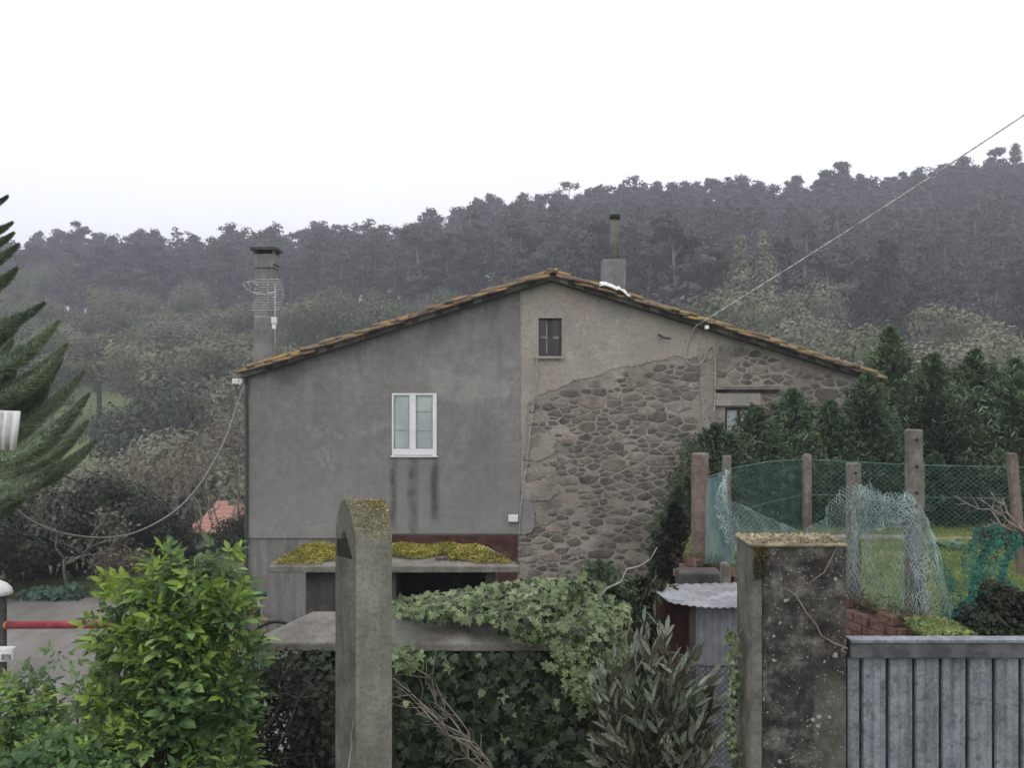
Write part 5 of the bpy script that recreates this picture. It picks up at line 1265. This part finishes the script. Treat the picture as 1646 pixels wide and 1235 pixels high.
def compound(n_pairs=2, narrow=1.05):
    V, Fc = [], []
    spec = [(0, .55, 0, 1.)]
    for i in range(n_pairs):
        y_ = .18 + .32 * i / max(1, n_pairs - 1)
        for s in (-1, 1): spec.append((0, y_, s * math.radians(62 - 8 * i), .52 + .08 * i))
    for (ox, oy, ang, s) in spec:
        b = len(V); ln = .5 * s if ang else .52
        for (a, b_, c_) in LEAF[0]:
            a *= narrow; x_, y_ = a * ln * 1.15, b_ * ln; V.append((ox + x_ * math.cos(ang) + y_ * math.sin(ang), oy - x_ * math.sin(ang) + y_ * math.cos(ang), c_ * ln - .15 * (oy + y_ * math.cos(ang)) ** 2))
        Fc += [tuple(i + b for i in f) for f in tri(LEAF[1])]
    V += [(-.006, 0, .0), (.006, 0, 0), (0, .6, -.05)]; Fc.append((len(V) - 3, len(V) - 2, len(V) - 1))
    return V, Fc
def leafset(root, TVF, pos, dirs, ups, size, mats, mi, n_obj, nm='leaf', stuff='foliage'):
    """leaves: Y axis along dirs, Z near ups. the n_obj nearest to the lens side as parts, the rest joined"""
    TV, TF = TVF; dirs = dirs / np.linalg.norm(dirs, axis=1, keepdims=True)
    Xa = np.cross(dirs, ups); Xa /= np.maximum(np.linalg.norm(Xa, axis=1, keepdims=True), 1e-6); Za = np.cross(Xa, dirs)
    Rm = np.stack([Xa, dirs, Za], 2); order = np.argsort(pos[:, 1] - np.array(size) * 3); big = order[:n_obj]; rest_ = order[n_obj:]
    mes = []
    for m in mats:
        me = bpy.data.meshes.new(nm); me.from_pydata([tuple(v) for v in TV], [], TF); me.materials.append(m); mes.append(me)
    base = np.array(wloc(root))
    for i in big:
        o = bpy.data.objects.new(nm, mes[mi[i]]); COL.objects.link(o); o.parent = root
        Mx = np.eye(4); Mx[:3, :3] = Rm[i] * size[i]; Mx[:3, 3] = pos[i] - base; o.matrix_local = Matrix(Mx.tolist())
    if len(rest_):
        V, Fc = scatter(TV, TF, pos[rest_], Rm[rest_], np.array(size)[rest_]); mk(stuff, V, Fc, mats, root, kind='stuff', matidx=np.repeat(np.array(mi)[rest_], len(TF)))
# elder
ge = np.random.default_rng(33)
def elder(x, y, d, rx, ry, n_shoot, label, seed, n_obj=300, size=.18, name='elder_bush', lobes=None, inner=500):
    ge = np.random.default_rng(seed); c0 = np.array(P(x, y, d)); base = np.array([c0[0], d, float(hgt(c0[0], d))]); root = thing(name, label, 'bush', tuple(base))
    lobes = lobes or [(x, y, rx, ry)]
    ps, ds, us, sz, mi = [], [], [], [], []; mb = MB(); w_ = np.array([a[2] * a[3] for a in lobes], float)
    for s in range(n_shoot):
        lx, ly, lrx, lry = lobes[ge.choice(len(lobes), p=w_ / w_.sum())]; c = np.array(P(lx, ly, d)); Rx, Rz = lrx / F * d, lry / F * d; Ry = min(Rx, .5)
        v = rdir(1, ge)[0]
        if v[1] > .35: v[1] = -v[1]
        f = .62 + .38 * ge.random(); tip = c + v * np.array([Rx, Ry, Rz]) * f; ax_ = v * np.array([.7, .5, .5]) + [0, 0, .75]; ax_ /= np.linalg.norm(ax_)
        young = (v[2] > .1 and f > .78 and tip[2] > c[2] - .05) or tip[2] > P(x, 960, d)[2] 
        if s % 3 == 0: limb(mb, base + ge.normal(size=3) * [.08, .08, 0], tip - ax_ * .1, .012, .004, ge, 5, 5, .05)
        for k in range(4):
            pp_ = tip - ax_ * .055 * k; a = ge.random() * 6.28
            for q in range(2):
                rd = np.array([math.cos(a + q * math.pi), math.sin(a + q * math.pi), 0]); dv = rd * (.45 + .28 * k) + ax_ * (.95 - .22 * k)
                dv[1] -= .12; ps.append(pp_); ds.append(dv); us.append(ax_ + ge.normal(size=3) * .25); sz.append(size * (.62 + .16 * k + ge.random() * .3)); mi.append(1 if young and k < 3 else (2 if ge.random() < .25 + .5 * (v[2] < -.1) else 0))
            a += 1.57
    for s in range(inner):
        lx, ly, lrx, lry = lobes[ge.choice(len(lobes), p=w_ / w_.sum())]; c = np.array(P(lx, ly, d)); v = rdir(1, ge)[0] * np.array([lrx / F * d, .3, lry / F * d]) * ge.random() ** .5 * .85; v[1] = abs(v[1])
        ps.append(c + v); ds.append(rdir(1, ge)[0] + [0, 0, .1]); us.append(np.array([0, -.4, 1.])); sz.append(size * (.8 + .4 * ge.random())); mi.append(2)
    leafset(root, compound(), np.array(ps), np.array(ds), np.array(us), sz, [M['elder'], M['elder_t'], M['elder_d']], mi, n_obj)
    mb.build('stems', M['bark'], root, True)
elder(285, 1070, 6.0, 120, 185, 190, 'fresh green elder bush, tallest plant before the gravel yard', 1, lobes=[(290, 1080, 90, 120), (335, 925, 52, 52), (262, 925, 34, 38), (205, 945, 26, 20), (372, 985, 34, 48), (215, 1020, 55, 50), (300, 1000, 70, 60), (180, 1005, 34, 16), (270, 1180, 110, 80), (370, 1120, 42, 80), (180, 1130, 50, 50), (350, 1210, 70, 40), (395, 1040, 20, 26)], inner=800)
elder(150, 1200, 5.6, 90, 55, 60, 'low yellow green leafy clump at the foot of the elder', 2, n_obj=150, size=.12, name='leafy_bush', lobes=[(150, 1205, 95, 50), (60, 1215, 60, 40)], inner=260)
elder(40, 1110, 6.2, 45, 60, 36, 'sparse leafy bush at the frame edge below the white box', 3, n_obj=120, size=.13, name='leafy_bush', lobes=[(35, 1125, 60, 60), (75, 1160, 50, 50), (20, 1190, 50, 50)], inner=260)
elder(125, 1050, 6.0, 40, 40, 9, 'thin arching shoot with small leaves over the pale gravel', 4, n_obj=60, size=.11, name='leafy_shoot', lobes=[(90, 1035, 22, 18), (125, 1085, 30, 35), (175, 1060, 24, 30)], inner=0)

# white flowering and brown low plants along the bottom edge
for i, (a, b, yb, yt, d, mat, n, s, lab) in enumerate([(0, 130, 1300, 1200, 5.2, 'elder_d', 1200, .05, 'brownish low plants along the bottom below the leafy clump'), (370, 545, 1330, 1060, 6.3, 'darkbush', 3000, .04, 'small leaved dull shrub between the elder and the notched post'),
        (470, 560, 1300, 1050, 6.9, 'ivy_d', 2600, .05, 'dark creeper on the wall block behind the notched post')]):
    leafy_mound('low_shrub', a, b, yb, yt, d, .5, n, s, M[mat], lab, 'shrub', 80 + i)
twigs('bare_shrub', (400, 1280), [(418, 1010), (445, 1040), (380, 1050), (470, 1060), (500, 1100)], 6.1, .009, M['bark'], 'thin dark branches rising beside the elder before the house wall', seed=12, side=6)
twigs('bare_twigs', (800, 1250), [(632, 1090), (654, 1064), (665, 1120), (700, 1100), (640, 1105)], 5.2, .0065, M['twig'], 'pale bare twigs fanning out before the ivy covered block', 'twigs', seed=13, side=9)
twigs('dry_stick', (965, 960), [(1056, 880)], 6.6, .009, M['cable'], 'single pale curved stick rising out of the ivy before the stone wall', 'stick', seed=5, side=0)
twigs('bramble_stem', (555, 1250), [(568, 1155)], 4.35, .004, M['twig'], 'thin dry bramble stem against the foot of the notched post', 'stem', seed=6, side=2)

# ivy leaf
IV = [(0, 0, 0), (.22, -.12, 0), (.5, .12, -.05), (.3, .35, .02), (.42, .62, -.04), (.17, .62, .03), (0, 1.0, -.06), (-.17, .62, .03), (-.42, .62, -.04), (-.3, .35, .02), (-.5, .12, -.05), (-.22, -.12, 0), (0, .4, .03)]
IF = [(12, i, i + 1) for i in range(0, 11)] + [(12, 11, 0)]
def ivy(name, label, ptsfn, n, size, mats, mfn, seed, n_obj=300, cat='ivy'):
    gg = np.random.default_rng(seed); ps, nm_ = [], []
    for _ in range(n): p, q = ptsfn(gg); ps.append(p); nm_.append(q)
    ps = np.array(ps); N_ = np.array(nm_) + gg.normal(size=(n, 3)) * .38; N_ /= np.linalg.norm(N_, axis=1, keepdims=True)
    dn = np.tile([0, 0, -1.], (n, 1)) + gg.normal(size=(n, 3)) * .55; ds = dn - N_ * np.sum(dn * N_, 1, keepdims=True)
    root = thing(name, label, cat, tuple(ps.mean(0))); leafset(root, (IV, IF), ps, ds, N_, size * (.6 + gg.random(n) * .8), mats, [mfn(gg, p) for p in ps], n_obj); return root
# mound on the lower slab
outl_t = [(628, 968), (680, 956), (740, 950), (790, 940), (850, 930), (900, 930), (945, 925), (985, 945), (1010, 975)]
outl_b = [(628, 986), (680, 992), (740, 994), (790, 992), (805, 1015), (870, 1030), (930, 1048), (970, 1085), (1010, 1080)]
def pm(gg):
    u = gg.random() ** .8; v = gg.random(); t_ = poly_at(outl_t, u); b_ = poly_at(outl_b, u); x, y = t_ * (1 - v) + b_ * v
    d = 7.02 + (1 - v) * .85 - .12 * math.sin(u * 20 + v * 6) + gg.random() * .12 - .1
    if v > .7 and u > .5: d = 6.93 - gg.random() * .08
    return np.array(P(x, y, d)), np.array([0, -.75, .75 - .5 * v])
ivy('ivy_mound', 'pale flowering ivy heaped over the lower slab', pm, 5200, .056, [M['ivy'], M['ivy_d']], lambda gg, p: int(gg.random() < .2), 5)
def pw(gg):
    while True:
        x = 470 + 520 * gg.random(); y = 1049 + 260 * gg.random() ** 1.1
        if not (530 < x < 640): break
    return np.array(P(x, y, 7.06 - gg.random() * .14)), np.array([0, -1, .25])
ivy('wall_ivy', 'dark ivy hanging over the front of the lower block', pw, 2600, .085, [M['ivy_d'], M['ivy']], lambda gg, p: int(gg.random() < .05), 6)
def ph(gg):
    k = gg.integers(4); x, y0, y1 = [(655, 1035, 1075), (930, 1040, 1120), (960, 1040, 1140), (905, 1030, 1075)][k]; return np.array(P(x + gg.normal() * 12, y0 + (y1 - y0) * gg.random(), 6.88 - gg.random() * .08)), np.array([0, -1, .4])
ivy('hanging_ivy', 'light green ivy trails dangling over the slab edge', ph, 150, .075, [M['ivy']], lambda gg, p: 0, 7, 150)
def pp2(gg):
    y = 1010 + 225 * gg.random(); return np.array(P(1180 + gg.normal() * 5 - 4 * math.sin(y * .05), y, dG + .18 - gg.random() * .1)), np.array([-.8, -.7, .3])
ivy('pillar_ivy', 'thin ivy creeping up the side of the black stained pillar', pp2, 260, .022, [M['ivy'], M['ivy_d']], lambda gg, p: int(gg.random() < .3), 8, 260)
def pf(gg):
    v = rdir(1, gg)[0]; return np.array(P(500 + 0, 1100, 7.0)), v
# leathery shrub
def laurel(label, seed):
    gg = np.random.default_rng(seed); d = 4.9; base = np.array(P(1045, 1290, d)); root = thing('leathery_shrub', label, 'shrub', tuple(base)); mb = MB(); ps, ds, us, sz, mi = [], [], [], [], []
    for s in range(84):
        tx = 945 + 210 * gg.random(); hy = 975 + 120 * abs(tx - 1045) / 100 + 190 * gg.random() ** 1.5; dd_ = d + gg.normal() * .16
        tip = np.array(P(tx, max(hy, 965), dd_)); b0 = base + gg.normal(size=3) * [.12, .1, 0]; pts = limb(mb, b0, tip, .007, .0025, gg, 5, 5, .04)
        ax_ = tip - np.array(pts[-2]); ax_ /= np.linalg.norm(ax_)
        for k in range(11):
            p = tip - ax_ * .032 * k; a = k * 2.4 + gg.random(); rd = np.array([math.cos(a), math.sin(a), 0]); dv = rd * (.3 + .06 * k) + ax_ * .9
            ps.append(p); ds.append(dv); us.append(ax_ - rd * .5 + gg.normal(size=3) * .3); sz.append(.075 + .05 * gg.random()); mi.append(0 if gg.random() < .8 else 1)
    LV = [(0, 0, 0), (.12, .25, .03), (.15, .6, .03), (0, 1, -.02), (-.15, .6, .03), (-.12, .25, .03), (0, .45, -.01)]; LF = tri([(0, 1, 6), (1, 2, 6), (2, 3, 6), (3, 4, 6), (4, 5, 6), (5, 0, 6)])
    leafset(root, (LV, LF), np.array(ps), np.array(ds), np.array(us), sz, [M['laurel'], M['brush']], mi, 300); mb.build('stems', M['bark'], root, True)
laurel('upright leathery leaved shrub with dull grey green leaves before the ivy block', 14)
# bushes behind the ivy
conifer(965, 898, 1010, 8.2, 42, 2600, M['conifer_l'], 'small light tipped bush rising behind the ivy mound', 201, .05)
conifer(1030, 925, 1050, 8.3, 50, 3200, M['darkbush'], 'dark low bush between the ivy mound and the zinc roof', 202, .06)
conifer(985, 940, 1080, 7.8, 50, 2600, M['darkbush'], 'dark shrub just above the leathery leaved shrub', 203, .06)
conifer(1085, 800, 1010, 15.2, 36, 4200, M['darkbush'], 'dark ivy covered stump bush beside the stone wall foot', 204, .10)

# ------------------------------------------------------------------ barrier, bicycle, white items, litter
bar = thing('road_barrier', 'red horizontal barrier pole with dark post and white lamp at the yard', 'barrier', (hx(2, 18), 18, 0))
MB().box(hx(-2, 18), hx(8, 18), 17.95, 18.08, -.1, hz(956, 18)).build('post', M['cable_d'], bar, bev=.01)
MB().tube([P(11, 1005, 18), P(182, 1004, 18), P(235, 1004, 18)], .075, 10).build('pole', M['red'], bar, True)
MB().tube([P(8, 1005, 18), P(11.5, 1005, 18)], .08, 10).build('pole_end', M['orange'], bar, True)
lm = MB(); 
for k, (a, b) in enumerate([(0, 0)]): lm.tube([P(-6, 955, 17.9), P(-6, 946, 17.9), P(-5, 938, 17.9), P(-5, 932, 17.9)], [.30, .27, .18, .03], 14)
lm.build('lamp_hood', M['white'], bar, True)
MB().box(hx(2, 18), hx(29, 18), 17.8, 17.95, hz(1060, 18), hz(1037, 18)).build('control_box', M['white'], bar, bev=.03); MB().box(hx(12, 18), hx(27, 18), 17.78, 17.799, hz(1056, 18), hz(1047, 18)).build('box_window', M['metalgrey'], bar)
# bicycle standing on the bank
bk = thing('bicycle', 'bicycle with teal saddle parked by the corner of the rendered wall', 'bicycle', (hx(400, 10.6), 10.6, 2.2))
zs = hz(957, 10.6); zw = zs - .95; sxx = hx(409, 10.6)
mb = MB(); mb.tube([(sxx - .12, 10.6, zs), (sxx - .02, 10.6, zs + .015), (sxx + .13, 10.6, zs + .012)], [.02, .03, .04], 8)
mb.build('saddle', M['teal'], bk, True)
def ring(cx, cz, r, rr, mat, nm, par):
    return MB().tube([(cx + r * math.cos(i * math.pi / 12), 10.6, cz + r * math.sin(i * math.pi / 12)) for i in range(25)], rr, 6, False).build(nm, mat, par, True)
cxr, cxf, czw = sxx + .25, sxx - .75, zw + .33
for cx_ in (cxr, cxf):
    wh = ring(cx_, czw, .32, .02, M['black'], 'wheel', bk); ring(cx_, czw, .295, .008, M['metalgrey'], 'rim', wh)
    s2 = MB()
    for k in range(12): a = k * math.pi / 6; s2.tube([(cx_, 10.6, czw), (cx_ + .29 * math.cos(a), 10.6, czw + .29 * math.sin(a))], .0025, 4)
    s2.build('spokes', M['metalgrey'], wh)
MB().tube([(sxx + .02, 10.6, zs), (sxx + .10, 10.6, zs - .25), (sxx, 10.6, zw + .3)], .014, 6).build('seat_post', M['metalgrey'], bk, True)
MB().tube([(sxx + .07, 10.6, zs - .2), (cxf + .14, 10.6, zs - .22)], .018, 6).tube([(sxx - .03, 10.6, zw + .28), (cxf + .14, 10.6, zs - .30)], .02, 6).tube([(sxx - .03, 10.6, zw + .28), (cxr, 10.6, czw)], .012, 6).tube([(sxx + .07, 10.6, zs - .2), (cxr, 10.6, czw)], .01, 6).build('frame', M['red'], bk, True)
MB().tube([(cxf + .17, 10.6, zs - .05), (cxf + .12, 10.6, zs - .35), (cxf, 10.6, czw)], .016, 6).tube([(cxf + .17, 10.3, zs - .0), (cxf + .17, 10.6, zs - .05), (cxf + .17, 10.9, zs)], .012, 6).build('handlebar', M['blue'], bk, True)
# araucaria at the left edge
ar = thing('spreading_conifer', 'araucaria with long upswept shaggy branches reaching in from the frame edge', 'tree', (-3.35, 5.3, 2.5))
MB().tube([(-3.35, 5.3, 2.4), (-3.33, 5.3, 5), (-3.3, 5.3, 8.4)], [.11, .08, .02], 9).build('trunk', M['bark'], ar, True)
ga = np.random.default_rng(55)
def plume(a, b, r, upc=.12):
    a = np.array(a); b = np.array(b); ln = np.linalg.norm(b - a); n = int(ln / .45 * 2600); u = ga.random(n) ** .85
    bend = np.array([0, 0, -1.]) * upc * ln
    C = a + (b - a) * u[:, None] + bend * (4 * u * (1 - u))[:, None]; tan = (b - a) / ln + (bend / ln) * (4 - 8 * u)[:, None]
    tan /= np.linalg.norm(tan, axis=1, keepdims=True)
    rad = r * np.clip((1 - u) * 2.3, 0, 1) ** .7; v = ga.normal(size=(n, 3)); v -= tan * np.sum(v * tan, 1, keepdims=True); v /= np.linalg.norm(v, axis=1, keepdims=True)
    pos = C + v * (rad * (.35 + .33 * ga.random(n)))[:, None]; N_ = v * .75 + tan * 1.0; Rm = rot_to(np.cross(N_, rdir(n, ga)), np.zeros(n))
    N_ /= np.linalg.norm(N_, axis=1, keepdims=True); Xa = np.cross(N_, rdir(n, ga)); Xa /= np.linalg.norm(Xa, axis=1, keepdims=True); Za = np.cross(Xa, N_); Rm = np.stack([Xa, N_, Za], 2)
    core = MB().tube([tuple(a + (b - a) * q + bend * 4 * q * (1 - q)) for q in np.linspace(0, .97, 7)], [r * .55 * min(1, (1.02 - q) * 2.2) for q in np.linspace(0, .97, 7)], 9)
    o = core.build('branch', M['arau'], ar, True)
    V, Fc = scatter([(-.5, 0, 0), (.5, 0, 0), (.12, 1, .1), (-.12, 1, .1)], QF, pos, Rm, np.stack([np.full(n, .0045), rad * .30 + .012, rad * .3 + .01], 1))
    mk('needles', V, Fc, M['arau'], o)
tips = [((-60, 372), (20, 357), .035), ((-60, 395), (22, 374), .035), ((-50, 330), (12, 315), .025), ((-60, 425), (30, 392), .045), ((-60, 470), (28, 430), .06),
        ((-70, 520), (72, 486), .055), ((-60, 575), (38, 503), .07), ((-50, 600), (95, 515), .07), ((-70, 640), (20, 545), .08), ((-40, 645), (108, 552), .075), ((-30, 690), (100, 575), .075),
        ((-30, 700), (136, 595), .07), ((-60, 690), (25, 590), .09), ((-20, 740), (78, 622), .075), ((-20, 745), (143, 632), .075), ((-10, 760), (142, 676), .075), ((0, 780), (155, 706), .065), ((-40, 800), (90, 745), .06), ((-60, 830), (40, 800), .05), ((-60, 720), (40, 640), .08)]
for k, (a, b, r) in enumerate(tips):
    d = 5.2 + ga.normal() * .25; plume(P(*a, d + .05), P(*b, d), r * .95, .13)
for k in range(46):
    zz = 3.1 + 4.9 * (k / 45); a = k * 2.4; ln = (1.25 - .9 * (k / 45)) * (.8 + .3 * ga.random()); dv = np.array([math.cos(a), math.sin(a), .18])
    dv[1] = -abs(dv[1]) if dv[0] > -.75 else dv[1]
    if dv[0] > -.1: ln = min(ln, .30 / max(dv[0], .35))
    plume((-3.34 + dv[0] * .05, 5.3 + dv[1] * .05, zz), (-3.34 + dv[0] * ln, 5.3 + dv[1] * ln, zz + ln * .25), .055, .10)
ws = thing('ribbed_sheet', 'white ribbed plastic sheet hanging on the araucaria branches', 'plastic sheet', P(10, 725, 4.4))
V = []
for k in range(25):
    q = k / 24; xx = -70 + 102 * q
    for yy_, o_ in ((657 + q * 4, 0), (690, .01), (724 - (1 - q) * 3, 0)): V.append(P(xx - (724 - yy_) * -.03 - (yy_ - 657) * .09, yy_, 4.4 + .016 * math.sin(k * 1.9) + o_))
o = mk('sheet', V, [(3 * k + j, 3 * k + j + 1, 3 * k + j + 4, 3 * k + j + 3) for k in range(24) for j in range(2)], M['white'], ws, True); s_ = o.modifiers.new('thickness', 'SOLIDIFY'); s_.thickness = .006
MB().box(*sorted((hx(-72, 4.4), hx(-60, 4.4))), 4.41, 4.45, hz(665, 4.4), hz(658, 4.4)).build('bracket', M['darkwood'], ws)
# litter / white sack seen between the shrubs
lt = thing('white_sack', 'white crumpled sack lying on the bank beside the wall block', 'sack', P(425, 1110, 10)); gg = np.random.default_rng(2)
V = []; 
for i in range(7):
    for j in range(10):
        a, b = math.pi * i / 6, 6.283 * j / 10; r = 1 + gg.normal() * .12; c_ = P(420, 1105, 9.8); V.append((c_[0] + .22 * r * math.sin(a) * math.cos(b), 9.8 + .15 * r * math.sin(a) * math.sin(b), c_[2] + .11 * r * math.cos(a)))
mk('sack', V, [(i * 10 + j, i * 10 + (j + 1) % 10, (i + 1) * 10 + (j + 1) % 10, (i + 1) * 10 + j) for i in range(6) for j in range(10)], M['white'], lt, True)
# remove prototypes that were never placed
for o in list(COL.objects):
    if o.parent is None and o.type == 'EMPTY' and not o.get('label'):
        for ch in list(o.children_recursive): bpy.data.objects.remove(ch)
        bpy.data.objects.remove(o)
